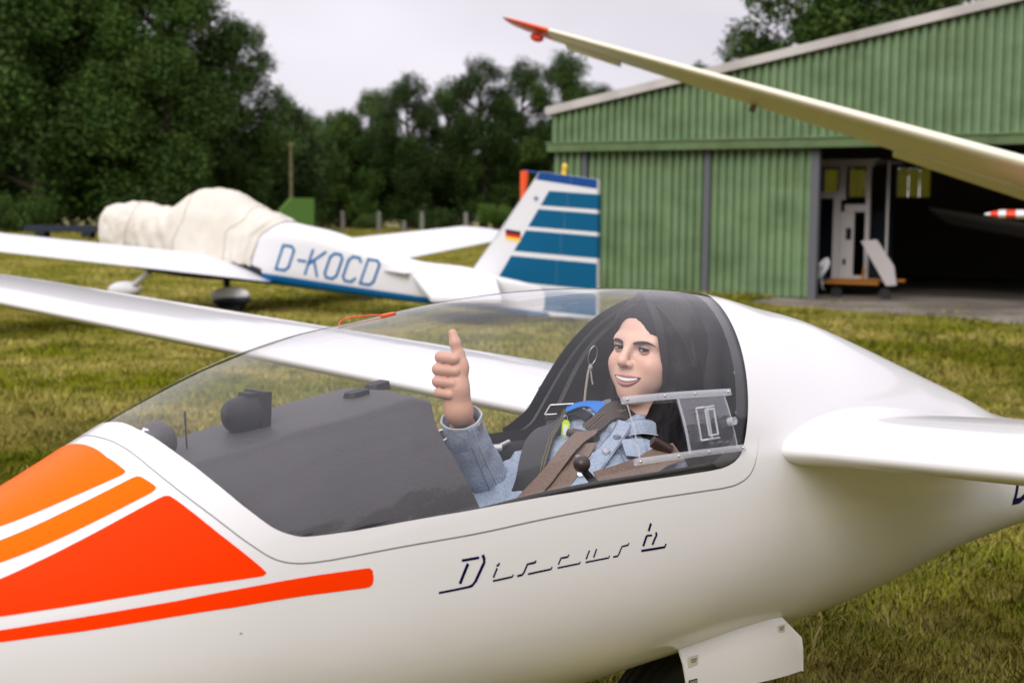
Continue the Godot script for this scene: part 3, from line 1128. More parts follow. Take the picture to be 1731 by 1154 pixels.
	for k in 13:
		var an := TAU * k / 12.0
		lp.append(hk + Vector3(0.004 * sin(an), -0.022 + 0.022 * cos(an), 0.0) + CAM_R * 0.007 * sin(an) + CAM_R * -0.008 * (1.0 - cos(an)) * 0.5)
	b.tube(lp, [0.0014], 6)
	var hook := part("snap_hook", b, M.steel, g)
	b = Mb.new()
	var c0 := hk + Vector3(0, -0.042, 0) - CAM_R * 0.008
	b.tube([c0, c0 + Vector3(0, -0.02, 0) - CAM_R * 0.005, c0 + Vector3(0, -0.06, 0) - CAM_R * 0.009, c0 + Vector3(0.0, -0.12, 0) - CAM_R * 0.012], [0.0032], 7)
	b.ball(c0 + Vector3(0, -0.008, 0), Vector3(0.006, 0.008, 0.006), Basis.IDENTITY, 8, 6)
	b.tube([c0 + Vector3(0, -0.01, 0), c0 + Vector3(0, -0.035, 0) + CAM_R * 0.004, c0 + Vector3(0, -0.048, 0) + CAM_R * 0.007], [0.0022], 6)
	part("restraint_cord", b, M.cord, g)

# ---------------------------------------------------------------- ground, hangar
func structure(o: Node) -> void:
	o.set_meta("kind", "structure")

func make_ground() -> void:
	var pm := PlaneMesh.new()
	pm.size = Vector2(1800, 1800)
	var o := put("ground", pm, M.soil, self)
	structure(o)
	o.set_meta("label", "mown airfield grass with straw-coloured dry patches")

func ribbed(b: Mb, u0: float, u1: float, ylo: Callable, yhi: Callable, z: float, pitch := 0.15, depth := 0.065) -> void:
	var u := u0
	var prev := []
	var k := 0
	var prof := [[0.0, 0.0], [0.36, 0.0], [0.46, 1.0], [0.90, 1.0]]
	var pts := []
	while u < u1 - 1e-4:
		var f: Array = prof[k % 4]
		u = u0 + pitch * (k / 4 + f[0])
		if u > u1: u = u1
		pts.append(Vector2(u, f[1] * depth))
		k += 1
	for i in pts.size() - 1:
		var p: Vector2 = pts[i]
		var q: Vector2 = pts[i + 1]
		if q.x - p.x < 1e-4: continue
		b.face([Vector3(p.x, ylo.call(p.x), z + p.y), Vector3(q.x, ylo.call(q.x), z + q.y), Vector3(q.x, yhi.call(q.x), z + q.y), Vector3(p.x, yhi.call(p.x), z + p.y)], Vector3(0, 0, 1))

func roof_y(u: float) -> float:
	return 3.27 + 0.178 * (u if u < 12.0 else 24.0 - u)

func make_hangar() -> void:
	var xf := Transform3D(Basis(Vector3(0.8447, 0, 0.5352), Vector3.UP, Vector3(-0.5352, 0, 0.8447)), Vector3(0.711, 0, -27.0))
	var h := thing("hangar", "green corrugated metal hangar with a low gable roof and its wide door standing open", "hangar", xf)
	var b: Mb
	# gable sheets
	var u := 0.0
	while u < 23.9:
		b = Mb.new()
		ribbed(b, u, minf(u + 0.9, 24.0), func(_x): return 2.73, func(x): return roof_y(x), 0.0)
		part("wall_sheet", b, M.green_wall, h)
		u += 0.9
	# lower front: a fixed strip, then two sliding door leaves behind the beam; the same at the far end
	for seg in [[0.0, 0.62], [19.0, 23.98]]:
		u = seg[0]
		while u < seg[1] - 0.05:
			b = Mb.new()
			ribbed(b, u, minf(u + 0.9, seg[1]), func(_x): return 0.0, func(_x): return 2.6, -0.10)
			part("wall_sheet", b, M.green_wall, h)
			u += 0.9
	for leaf in [[0.72, 3.11], [3.225, 5.09]]:
		var d := thing_part("sliding_door", h)
		if leaf[0] > 1.0:
			d.name = "sliding_door_001"
		u = leaf[0]
		while u < leaf[1] - 0.05:
			b = Mb.new()
			ribbed(b, u, minf(u + 0.8, leaf[1]), func(_x): return 0.03, func(_x): return 2.6, -0.16)
			part("door_sheet", b, M.green_wall, d)
			u += 0.8
	for p in [[0.67, 0.10, -0.12], [3.168, 0.115, -0.14], [5.165, 0.15, -0.14]]:
		b = Mb.new()
		b.box(Vector3(p[0], 1.3, p[2]), Vector3(p[1], 2.6, 0.12))
		part("door_post", b, M.post, h)
	b = Mb.new()
	b.box(Vector3(11.98, 2.652, 0.035), Vector3(24.06, 0.156, 0.16))
	part("door_beam", b, M.green_beam, h)
	b = Mb.new()
	b.box(Vector3(11.98, 2.745, 0.045), Vector3(24.08, 0.024, 0.2))
	part("beam_flashing", b, M.green_wall, h)
	# verge boards and roof
	for s in [0, 1]:
		var e0 := Vector3(-0.06, roof_y(-0.06) + 0.065, 0.14) if s == 0 else Vector3(24.06, roof_y(24.06) + 0.065, 0.14)
		var e1 := Vector3(11.999 + 0.002 * s, roof_y(12.0) + 0.065, 0.14)
		b = Mb.new()
		b.bar(e0, e1, 0.06, 0.15)
		part("verge_board", b, M.fascia, h)
		b = Mb.new()
		for k in 1:
			var r0 := e0 + Vector3(0, -0.02, -0.04)
			var r1 := e1 + Vector3(0, -0.02, -0.04)
			var back := Vector3(0, 0, -12.2)
			var th := Vector3(0, -0.06, 0)
			b.face([r0, r1, r1 + back, r0 + back], Vector3.UP)
			b.face([r0 + th, r1 + th, r1 + back + th, r0 + back + th], Vector3.DOWN)
			b.face([r0, r0 + back, r0 + back + th, r0 + th], Vector3(-1 if s == 0 else 1, 0, 0))
		part("roof", b, M.roof, h)
	# side walls, back wall with a band of yellow light panels
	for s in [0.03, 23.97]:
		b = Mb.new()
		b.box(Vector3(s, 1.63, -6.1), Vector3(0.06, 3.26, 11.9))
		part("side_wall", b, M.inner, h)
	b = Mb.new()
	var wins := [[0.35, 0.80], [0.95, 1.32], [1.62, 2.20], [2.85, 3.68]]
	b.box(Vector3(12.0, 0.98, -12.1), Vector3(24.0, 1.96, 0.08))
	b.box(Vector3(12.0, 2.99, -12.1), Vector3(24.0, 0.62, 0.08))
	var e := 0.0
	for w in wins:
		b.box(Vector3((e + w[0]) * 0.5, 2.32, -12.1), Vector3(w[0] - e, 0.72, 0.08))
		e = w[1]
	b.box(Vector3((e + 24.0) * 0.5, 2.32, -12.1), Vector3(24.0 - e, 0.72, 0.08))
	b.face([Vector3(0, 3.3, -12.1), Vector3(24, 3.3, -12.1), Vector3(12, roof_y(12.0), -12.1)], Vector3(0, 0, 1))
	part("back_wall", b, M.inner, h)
	for w in wins:
		var n := 3 if w[1] - w[0] > 0.5 else 1
		for k in n:
			b = Mb.new()
			var a0: float = lerpf(w[0], w[1], float(k) / n)
			var a1: float = lerpf(w[0], w[1], float(k + 1) / n)
			b.box(Vector3((a0 + a1) * 0.5, 2.31, -12.1), Vector3(a1 - a0 - 0.02, 0.70, 0.01))
			part("light_panel", b, M.yellow_pane, h)
	# floor inside and the apron before the door
	b = Mb.new()
	var poly := [Vector3(4.5, 0, 0.1), Vector3(4.8, 0, 1.7), Vector3(5.2, 0, 2.1), Vector3(9.6, 0, 4.05), Vector3(24, 0, 7.0), Vector3(24, 0, 0.1)]
	b.face([Vector3(0.1, 0.012, -12.0), Vector3(23.9, 0.012, -12.0), Vector3(23.9, 0.012, 0.1), Vector3(0.1, 0.012, 0.1)], Vector3.UP)
	var floor_ := part("hangar_floor", b, M.concrete, self)
	floor_.transform = xf
	structure(floor_)
	b = Mb.new()
	var pl := []
	for p in poly: pl.append(p + Vector3(0, 0.016, 0))
	b.face(pl, Vector3.UP)
	var ap := part("pavement", b, M.concrete, self)
	ap.transform = xf
	structure(ap)
	ap.set_meta("label", "worn concrete apron before the open hangar door")
	# steel trusses and rails under the roof
	for z in [-3.0, -6.0, -9.0]:
		b = Mb.new()
		b.bar(Vector3(0.1, 3.05, z), Vector3(23.9, 3.05, z), 0.08, 0.1)
		part("roof_truss", b, M.inner, h)
	# --- what stands inside
	var c := thing("launch_cabin", "white narrow cabin with tall openings standing just inside the hangar door", "cabin", xf)
	b = Mb.new()
	b.box(Vector3(4.55, 1.805, -1.5), Vector3(1.1, 0.12, 0.05))
	b.box(Vector3(5.08, 1.05, -1.5), Vector3(0.13, 1.6, 0.06))
	b.box(Vector3(5.17, 2.02, -1.50), Vector3(0.12, 0.6, 0.055))
	b.box(Vector3(4.88, 2.355, -1.5), Vector3(1.72, 0.09, 0.065))
	b.box(Vector3(5.425, 1.575, -1.505), Vector3(0.40, 0.13, 0.05))
	b.box(Vector3(5.645, 1.33, -1.50), Vector3(0.075, 2.1, 0.07))
	b.box(Vector3(5.40, 0.33, -1.50), Vector3(0.5, 0.10, 0.052))
	b.box(Vector3(4.02, 1.3, -1.5), Vector3(0.08, 2.1, 0.07))
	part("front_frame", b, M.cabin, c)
	b = Mb.new()
	b.box(Vector3(5.275, 0.94, -1.51), Vector3(0.25, 1.14, 0.03))
	var dr := part("door", b, M.cabin, c)
	b = Mb.new()
	b.box(Vector3(5.31, 1.12, -1.485), Vector3(0.09, 0.2, 0.03))
	part("door_vent", b, M.black, dr)
	b = Mb.new()
	b.box(Vector3(5.24, 0.62, -1.485), Vector3(0.05, 0.10, 0.02))
	part("door_handle", b, M.black, dr)
	b = Mb.new()
	b.box(Vector3(5.84, 1.45, -2.0), Vector3(0.04, 1.9, 1.1), Basis(Vector3.UP, 0.30))
	part("side_panel", b, M.cabin, c)
	b = Mb.new()
	b.box(Vector3(5.84, 1.75, -1.94), Vector3(0.05, 0.75, 0.5), Basis(Vector3.UP, 0.30))
	part("side_window", b, M.cabin_dark, c)
	b = Mb.new()
	b.box(Vector3(4.55, 1.0, -2.6), Vector3(1.0, 1.45, 0.04))
	b.box(Vector3(5.5, 0.9, -2.6), Vector3(0.5, 1.3, 0.04))
	part("back_panel", b, M.cabin_dark, c)
	b = Mb.new()
	b.box(Vector3(4.85, 2.42, -2.2), Vector3(1.9, 0.04, 1.5))
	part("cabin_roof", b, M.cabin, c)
	b = Mb.new()
	b.box(Vector3(4.85, 0.27, -2.1), Vector3(1.8, 0.05, 1.3))
	part("cabin_floor", b, M.inner, c)
	var cl := Mb.new()
	var rows := []
	for i in 9:
		var row := []
		for k in 7:
			var uu := i / 8.0
			var vv := k / 6.0
			row.append(Vector3(4.72 + 0.34 * uu + 0.05 * sin(vv * 7.0), 0.62 - 0.45 * vv * (0.5 + 0.5 * uu) + 0.08 * sin(uu * 8.0 + vv * 3.0), -1.05 + 0.10 * sin(uu * 11.0 + vv * 4.0)))
		rows.append(row)
	cl.grid(rows, false, Vector3(0, 0, 1))
	var clo := part("crumpled_sheet", cl, M.white, self)
	clo.transform = xf
	tag(clo, "crumpled white sheet hanging low beside the hangar door post", "sheet")
	var tr := thing("trolley", "low orange tube trolley in front of the white cabin", "trolley", xf)
	b = Mb.new()
	b.tube([Vector3(5.10, 0.30, -1.2), Vector3(6.5, 0.33, -1.0)], [0.03], 8)
	b.tube([Vector3(5.12, 0.26, -0.9), Vector3(6.1, 0.27, -0.8)], [0.03], 8)
	b.tube([Vector3(5.72, 0.30, -1.1), Vector3(5.74, 0.52, -1.1)], [0.025], 8)
	part("frame", b, M.rust_orange, tr)
	for k in [Vector3(5.3, 0.10, -1.0), Vector3(6.2, 0.10, -0.9)]:
		b = Mb.new()
		b.tube([k, k + Vector3(0.0, 0, 0.05)], [0.10], 16)
		part("wheel", b, M.rubber, tr)
	b = Mb.new()
	var pa := [Vector3(5.70, 1.0, -1.0), Vector3(5.98, 1.03, -1.0), Vector3(6.33, 0.58, -0.9), Vector3(6.40, 0.26, -0.85), Vector3(6.22, 0.24, -0.85)]
	b.face(pa, Vector3(0, 0, 1))
	var pb := []
	for p in pa: pb.append(p - Vector3(0, 0, 0.03))
	b.face(pb, Vector3(0, 0, -1))
	for k in 5:
		b.face([pa[k], pa[(k + 1) % 5], pb[(k + 1) % 5], pb[k]], pa[k] + pa[(k + 1) % 5] - Vector3(12.2, 1.2, -1.9))
	var tp := part("tilted_panel", b, M.cabin, self)
	tp.transform = xf
	tag(tp, "white tapered panel leaning on the orange trolley", "panel")
	var sw := thing("stored_glider", "pale glider parked deep in the dark of the hangar", "glider", xf)
	b = Mb.new()
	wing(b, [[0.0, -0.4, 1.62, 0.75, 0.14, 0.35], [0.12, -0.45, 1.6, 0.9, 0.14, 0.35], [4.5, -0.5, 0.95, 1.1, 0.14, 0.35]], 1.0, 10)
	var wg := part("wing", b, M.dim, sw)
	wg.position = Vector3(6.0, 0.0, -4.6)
	wg.rotation.y = PI * 0.5 - 0.15
	b = Mb.new()
	b.ball(Vector3(10.8, 0.85, -6.0), Vector3(0.33, 0.38, 3.0), Basis(Vector3.UP, 0.5), 16, 12)
	part("fuselage", b, M.gel_far, sw)

# ---------------------------------------------------------------- trees
func leaf_mesh(n: int, rad: float, size: float, sd: int, droop := 0.0) -> ArrayMesh:
	var r := RandomNumberGenerator.new()
	r.seed = sd
	var b := Mb.new()
	for i in n:
		var d := Vector3(r.randf_range(-1, 1), r.randf_range(-1, 1), r.randf_range(-1, 1))
		var c := d * rad
		var nn := (d.normalized() * 0.6 + Vector3(r.randf_range(-1, 1), r.randf_range(0.0, 1.4), r.randf_range(-1, 1))).normalized()
		var x := nn.cross(Vector3(r.randf_range(-1, 1), r.randf_range(-1, 1), r.randf_range(-1, 1))).normalized()
		var y := nn.cross(x)
		var s := size * r.randf_range(0.6, 1.3)
		var g := r.randf_range(0.75, 1.25)
		b.col = Color(g, g, g)
		b.face([c - x * s, c - y * s * 0.5 + nn * s * 0.1, c + x * s, c + y * s * 0.5 + nn * s * 0.1], nn)
	return b.mesh()

var leaf_kinds := []

func crown_of(parent: Node, blobs: Array, count: int, base: Color, scale: float, called := "crown") -> void:
	if leaf_kinds.is_empty():
		for k in 3:
			leaf_kinds.append(leaf_mesh(40, 0.55, 0.120, 900 + k))
	var kind := rng.randi() % 3
	var mm := MultiMesh.new()
	mm.transform_format = MultiMesh.TRANSFORM_3D
	mm.use_colors = true
	mm.mesh = leaf_kinds[kind]
	mm.instance_count = count
	var tot := 0.0
	for bl in blobs: tot += pow(bl[1], 2.2)
	for i in count:
		var w := rng.randf() * tot
		var bl: Array = blobs[0]
		for x in blobs:
			w -= pow(x[1], 2.2)
			if w <= 0.0:
				bl = x
				break
		var d := Vector3(rng.randfn(), rng.randfn(), rng.randfn()).normalized()
		var rr: float = bl[1] * (1.0 - 0.55 * pow(rng.randf(), 1.6)) * (1.0 + 0.10 * rng.randfn())
		var p: Vector3 = bl[0] + d * rr * Vector3(1, 0.85, 1)
		if p.y < 0.15: p.y = 0.15 + rng.randf() * 0.5
		var s := scale * rng.randf_range(0.7, 1.35)
		var bs := Basis.from_euler(Vector3(rng.randf_range(-0.5, 0.5), rng.randf() * TAU, rng.randf_range(-0.5, 0.5))).scaled(Vector3.ONE * s)
		mm.set_instance_transform(i, Transform3D(bs, p))
		var k: float = rng.randf_range(0.7, 1.3) * (bl[2] if bl.size() > 2 else 1.0)
		mm.set_instance_color(i, Color(base.r * k * rng.randf_range(0.85, 1.25), base.g * k, base.b * k))
	var o := MultiMeshInstance3D.new()
	o.name = called
	o.multimesh = mm
	o.material_override = M.leaf
	stuff(o)
	parent.add_child(o, true)

func tree(pos: Vector3, height: float, width: float, label: String, dens := 1.0, base := Color(0.036, 0.066, 0.018), low := 0.12, group := "") -> void:
	var t := thing("tree", label, "tree", Transform3D(Basis.IDENTITY, pos), group)
	var b := Mb.new()
	var lean := Vector3(rng.randf_range(-0.5, 0.5), 0, rng.randf_range(-0.5, 0.5))
	var tr := []
	var rad := []
	for k in 7:
		var f := k / 6.0
		tr.append(lean * f * f + Vector3(sin(f * 5.0) * 0.15, f * height * 0.78, cos(f * 4.0) * 0.15))
		rad.append(height * 0.026 * (1.0 - 0.85 * f) + 0.03)
	b.tube(tr, rad, 9)
	var trunk := part("trunk", b, M.bark, t)
	var blobs := []
	var nb := 22
	var lb := Mb.new()
	for k in nb:
		var f := (k + 0.5) / nb
		var y := lerpf(low, 0.90, f) * height
		var prof := pow(sin(PI * clampf(0.12 + 0.80 * f, 0.0, 1.0)), 0.65)
		var an := k * 2.4 + rng.randf_range(-0.5, 0.5)
		var ro := width * 0.5 * prof * rng.randf_range(0.45, 0.80)
		var c := Vector3(cos(an) * ro, y, sin(an) * ro) + lean * f
		var br := width * rng.randf_range(0.115, 0.195) * (0.6 + 0.5 * prof) * (1.0 if f < 0.6 else 0.85)
		blobs.append([c, br, rng.randf_range(0.75, 1.3)])
		var st := Vector3(lean.x * f * f * 0.5, maxf(y - ro * 0.7, 0.1 * height), lean.z * f * f * 0.5)
		lb.tube([st, st.lerp(c, 0.55) + Vector3(0, 0.2, 0), c], [height * 0.009 + 0.02, height * 0.006 + 0.015, 0.02], 6, false)
	blobs.append([Vector3(lean.x, height * 0.90, lean.z), width * 0.14, 1.1])
	part("limb", lb, M.bark, t)
	crown_of(t, blobs, int(75.0 * dens * nb), base, width / 11.0)

func bush(pos: Vector3, w: float, h: float, label: String, base: Color, n := 260, group := "", called := "bush") -> void:
	var t := thing(called, label, called, Transform3D(Basis.IDENTITY, pos), group)
	var b := Mb.new()
	for k in 5:
		var an := k * 1.3
		b.tube([Vector3.ZERO, Vector3(cos(an) * w * 0.15, h * 0.4, sin(an) * w * 0.15), Vector3(cos(an) * w * 0.3, h * 0.75, sin(an) * w * 0.3)], [0.04, 0.03, 0.015], 5, false)
	part("stem", b, M.bark, t)
	var blobs := []
	for k in 7:
		var an := k * 2.4
		blobs.append([Vector3(cos(an) * w * 0.26, h * rng.randf_range(0.35, 0.68), sin(an) * w * 0.26), w * rng.randf_range(0.18, 0.27), rng.randf_range(0.85, 1.2)])
	crown_of(t, blobs, n, base, w / 7.0, "foliage")

func at_px(px: float, d: float) -> Vector3:      # a bearing from where the photographer stood, and a distance
	return Vector3((px - 865.5) / 2400.0 * d, 0, -d)

func make_trees() -> void:
	var deep := Color(0.031, 0.061, 0.012)
	var mid := Color(0.049, 0.096, 0.017)
	var pale := Color(0.066, 0.116, 0.027)
	# the tall oaks on the left
	var L := [[-560, 108, 19, 15, mid, "oak far outside the left edge of the view, third beyond it"],
		[-390, 104, 22, 15, deep, "oak outside the left edge of the view, second beyond it"],
		[-225, 108, 23, 15, mid, "oak just outside the left edge of the view"],
		[-70, 104, 25, 16, deep, "dark broad oak at the far left edge of the field, crown cut by the frame"],
		[70, 98, 27, 17, mid, "tall dark oak behind the left wing of the covered plane, second from the left edge"],
		[205, 101, 26, 15, deep, "tall oak rising out of the frame straight above the nose of the covered plane"],
		[285, 96, 21, 11.5, mid, "lighter green oak above the cockpit of the covered plane"],
		[392, 103, 16.0, 8.6, mid, "rightmost of the tall oaks, its rounded crown standing against the open sky"]]
	for t in L:
		tree(at_px(t[0], t[1]), t[2], t[3], t[5], 1.2, t[4], 0.10, "tall oaks on the left")
	var C := [[478, 128, 11.5, 7.5, deep, "small dark tree filling the gap beside the tall oaks"],
		[520, 150, 12.0, 9, pale, "low pale tree where the skyline dips right of the tall oaks"],
		[575, 146, 12.2, 9, mid, "short rounded tree left of the pointed tree in the middle treeline"],
		[625, 152, 15.2, 9, pale, "thin-crowned tree with sky showing through, left of the pointed tree"],
		[690, 147, 16.3, 9.5, deep, "pointed tree standing out of the middle treeline above the covered plane's tail boom"],
		[752, 152, 16.2, 9.5, mid, "tree right of the pointed one in the middle treeline"],
		[815, 148, 18.2, 10.5, deep, "tall tree of the middle treeline left of the blue tail fin"],
		[880, 151, 18.4, 10, deep, "tall dark tree right above the orange streamer"],
		[945, 147, 18.9, 10, mid, "tallest tree of the middle treeline, under the orange wing tip"],
		[1000, 152, 16.0, 8.5, deep, "last tree of the middle treeline, next to the hangar corner"],
		[1050, 158, 13.0, 9, deep, "tree half hidden behind the left corner of the hangar"]]
	for t in C:
		tree(at_px(t[0], t[1]), t[2], t[3], t[5], 1.0, t[4], 0.08, "trees of the middle treeline")
	var R := [[1180, 66, 9.0, 3.2, mid, "small tree top peeping over the hangar roof behind the pale wing"],
		[1385, 62, 14.5, 9.5, mid, "broad leafy tree rising behind the hangar roof"],
		[1600, 60, 15.5, 9.5, pale, "rightmost tree, its crown just above the hangar roof"]]
	for t in R:
		tree(at_px(t[0], t[1]), t[2], t[3], t[5], 1.2, t[4], 0.2, "trees behind the hangar")
	# far wood and undergrowth that read as one dark mass
	for w in [[-650, 500, 116, 126, 6.5], [440, 1110, 160, 172, 7.5]]:
		var blobs := []
		for k in 90:
			var px: float = lerpf(w[0], w[1], k / 89.0)
			var p := at_px(px, rng.randf_range(w[2], w[3]))
			p.y = rng.randf_range(0.2, 1.0) * w[4]
			blobs.append([p, rng.randf_range(1.4, 2.6), rng.randf_range(0.7, 1.1)])
		crown_wood(blobs, 5200, deep, 1.5, "dark far-off wood and undergrowth along the field edge" if w[0] > 0 else "dark undergrowth under the tall oaks on the left")
	var back := []  # wood out of view, added for its dark reflection in the canopy
	for k in 150:
		var an := lerpf(-1.75, 1.75, k / 149.0)
		var rr := rng.randf_range(52.0, 64.0)
		back.append([Vector3(sin(an) * rr, pow(rng.randf(), 0.8) * 12.5, cos(an) * rr), rng.randf_range(2.0, 3.6), rng.randf_range(0.7, 1.1)])
	crown_wood(back, 12000, mid, 2.2, "unseen wood behind the photographer, added to darken the canopy reflections")
	bush(at_px(835, 128), 3.2, 3.3, "bright green bush at the field edge left of the tail fin", Color(0.075, 0.15, 0.02), 420)
	bush(at_px(905, 133), 3.0, 1.9, "low bush half hidden by the tail fin", mid, 260)
	bush(at_px(735, 140), 4.5, 2.2, "low dark bush behind the fence posts", deep, 260)
	bush(at_px(620, 138), 3.0, 1.8, "small pale bush behind the first fence posts", pale, 220)
	bush(at_px(30, 92), 5.0, 2.4, "low bush under the oaks at the left edge", mid, 260)
	bush(at_px(245, 92), 6.0, 2.6, "low bush under the oak behind the plane's nose", deep, 260)

func crown_wood(blobs: Array, count: int, base: Color, scale: float, label: String) -> void:
	crown_of(self, blobs, count, base, scale, numbered("far_wood"))
	var o := get_child(get_child_count() - 1)
	o.set_meta("label", label)
	o.set_meta("category", "wood")

func make_field_things() -> void:
	var labels := ["first fence post from the left on the far field edge", "second fence post from the left on the far field edge", "short stub of a fence post between the second and the tall third one", "third tall fence post, behind the middle of the plane's far wing", "fence post nearest to the bright green bush"]
	var k := 0
	for p in [[577, 118, 1.75], [638, 119, 1.75], [681, 118, 1.0], [711, 117, 1.75], [785, 118, 1.75]]:
		var b := Mb.new()
		b.tube([Vector3(0, -0.05, 0), Vector3(0.02, p[2] * 0.5, 0), Vector3(0.0, p[2], 0)], [0.19, 0.18, 0.16], 6)
		b.tube([Vector3(0, p[2] * 0.8, -0.02), Vector3(0, p[2] * 0.8, 0.2)], [0.03], 5)
		var o := part("fence_post", b, M.grey_post, self)
		o.position = at_px(p[0], p[1])
		tag(o, labels[k], "fence post", "fence posts on the far field edge")
		k += 1
	var b2 := Mb.new()
	b2.tube([Vector3(0, 0, 0), Vector3(0.03, 3.0, 0), Vector3(0.0, 6.2, 0)], [0.14, 0.12, 0.10], 8)
	b2.tube([Vector3(-0.3, 6.0, 0), Vector3(0.3, 6.0, 0)], [0.04], 6)
	var pole := part("wooden_pole", b2, M.timber, self)
	pole.position = at_px(490, 95)
	tag(pole, "thin wooden pole standing before the oaks beside the green box", "pole")
	var box := thing("container", "bright green box with a sloping lid on the field edge", "container", Transform3D(Basis(Vector3.UP, 0.35), at_px(499, 88)))
	b2 = Mb.new()
	var x0 := -1.05
	var x1 := 1.0
	for zz in [-0.6, 0.6]:
		b2.face([Vector3(x0, 0, zz), Vector3(x1, 0, zz), Vector3(x1, 2.40, zz), Vector3(x0 + 0.75, 2.40, zz), Vector3(x0, 1.55, zz)], Vector3(0, 0, zz))
	b2.face([Vector3(x1, 0, -0.6), Vector3(x1, 0, 0.6), Vector3(x1, 2.40, 0.6), Vector3(x1, 2.40, -0.6)], Vector3(1, 0, 0))
	b2.face([Vector3(x0, 0, -0.6), Vector3(x0, 0, 0.6), Vector3(x0, 1.55, 0.6), Vector3(x0, 1.55, -0.6)], Vector3(-1, 0, 0))
	part("body", b2, mat(lin(0.055, 0.135, 0.012), 0.7), box)
	b2 = Mb.new()
	b2.face([Vector3(x0 + 0.75, 2.403, -0.62), Vector3(x1 + 0.02, 2.403, -0.62), Vector3(x1 + 0.02, 2.403, 0.62), Vector3(x0 + 0.75, 2.403, 0.62)], Vector3.UP)
	b2.face([Vector3(x0 + 0.75, 2.403, -0.62), Vector3(x0 + 0.75, 2.403, 0.62), Vector3(x0 - 0.02, 1.55, 0.62), Vector3(x0 - 0.02, 1.55, -0.62)], Vector3(-1, 1, 0))
	part("lid", b2, mat(lin(0.075, 0.17, 0.016), 0.6), box)
	# a dark flat trailer under the oaks, seen beside the covered nose
	var tr := thing("field_trailer", "low dark flat trailer under the oaks left of the covered nose", "trailer", Transform3D(Basis(Vector3.UP, 0.1), at_px(110, 70)))
	b2 = Mb.new()
	b2.box(Vector3(0, 0.55, 0), Vector3(3.6, 0.32, 1.4))
	part("bed", b2, M.cabin_dark, tr)
	for sx in [-1.1, 1.1]:
		for sz in [-0.6, 0.6]:
			b2 = Mb.new()
			b2.tube([Vector3(sx, 0.24, sz - 0.08), Vector3(sx, 0.24, sz + 0.08)], [0.24], 14)
			part("wheel", b2, M.rubber, tr)

# ---------------------------------------------------------------- the covered motor glider
var SA := PackedFloat32Array([-2.27, -2.22, -2.10, -1.89, -1.53, -1.28, -1.03, -0.88, -0.69, -0.39, -0.10, 0.32, 0.70, 1.43, 2.01, 2.67, 3.43, 3.83, 4.50, 5.20])
var ST := PackedFloat32Array([1.12, 1.315, 1.40, 1.43, 1.44, 1.392, 1.386, 1.478, 1.60, 1.652, 1.612, 1.404, 1.262, 1.111, 0.939, 0.757, 0.682, 0.60, 0.50, 0.42])
var SB := PackedFloat32Array([1.02, 0.82, 0.70, 0.60, 0.52, 0.49, 0.46, 0.445, 0.435, 0.425, 0.415, 0.400, 0.375, 0.312, 0.264, 0.212, 0.155, 0.13, 0.09, 0.05])
var SW := PackedFloat32Array([0.08, 0.20, 0.27, 0.32, 0.35, 0.37, 0.38, 0.39, 0.395, 0.40, 0.40, 0.385, 0.36, 0.31, 0.265, 0.21, 0.14, 0.11, 0.06, 0.02])

func mrow(a: float) -> Vector4:
	return Vector4(tab(a, SA, ST), tab(a, SA, SB), tab(a, SA, SW), lerpf(2.3, 4.2, smoothstep(0.2, 1.0, a)))

func mpt(a: float, ph: float, r: Vector4, grow := 0.0) -> Vector3:
	var yc := (r.x + r.y) * 0.5
	var e := 2.0 / r.w
	var c := cos(ph)
	var s := sin(ph)
	return Vector3(a, yc + ((r.x - r.y) * 0.5 + grow) * signf(c) * pow(absf(c), e), (r.z + grow) * signf(s) * pow(absf(s), e))

func mflank(a: float, y: float, off := 0.004) -> Vector3:
	var r := mrow(a)
	var v := clampf(absf(y - (r.x + r.y) * 0.5) / ((r.x - r.y) * 0.5), 0.0, 0.98)
	return Vector3(a, y, r.z * pow(1.0 - pow(v, r.w), 1.0 / r.w) + off)

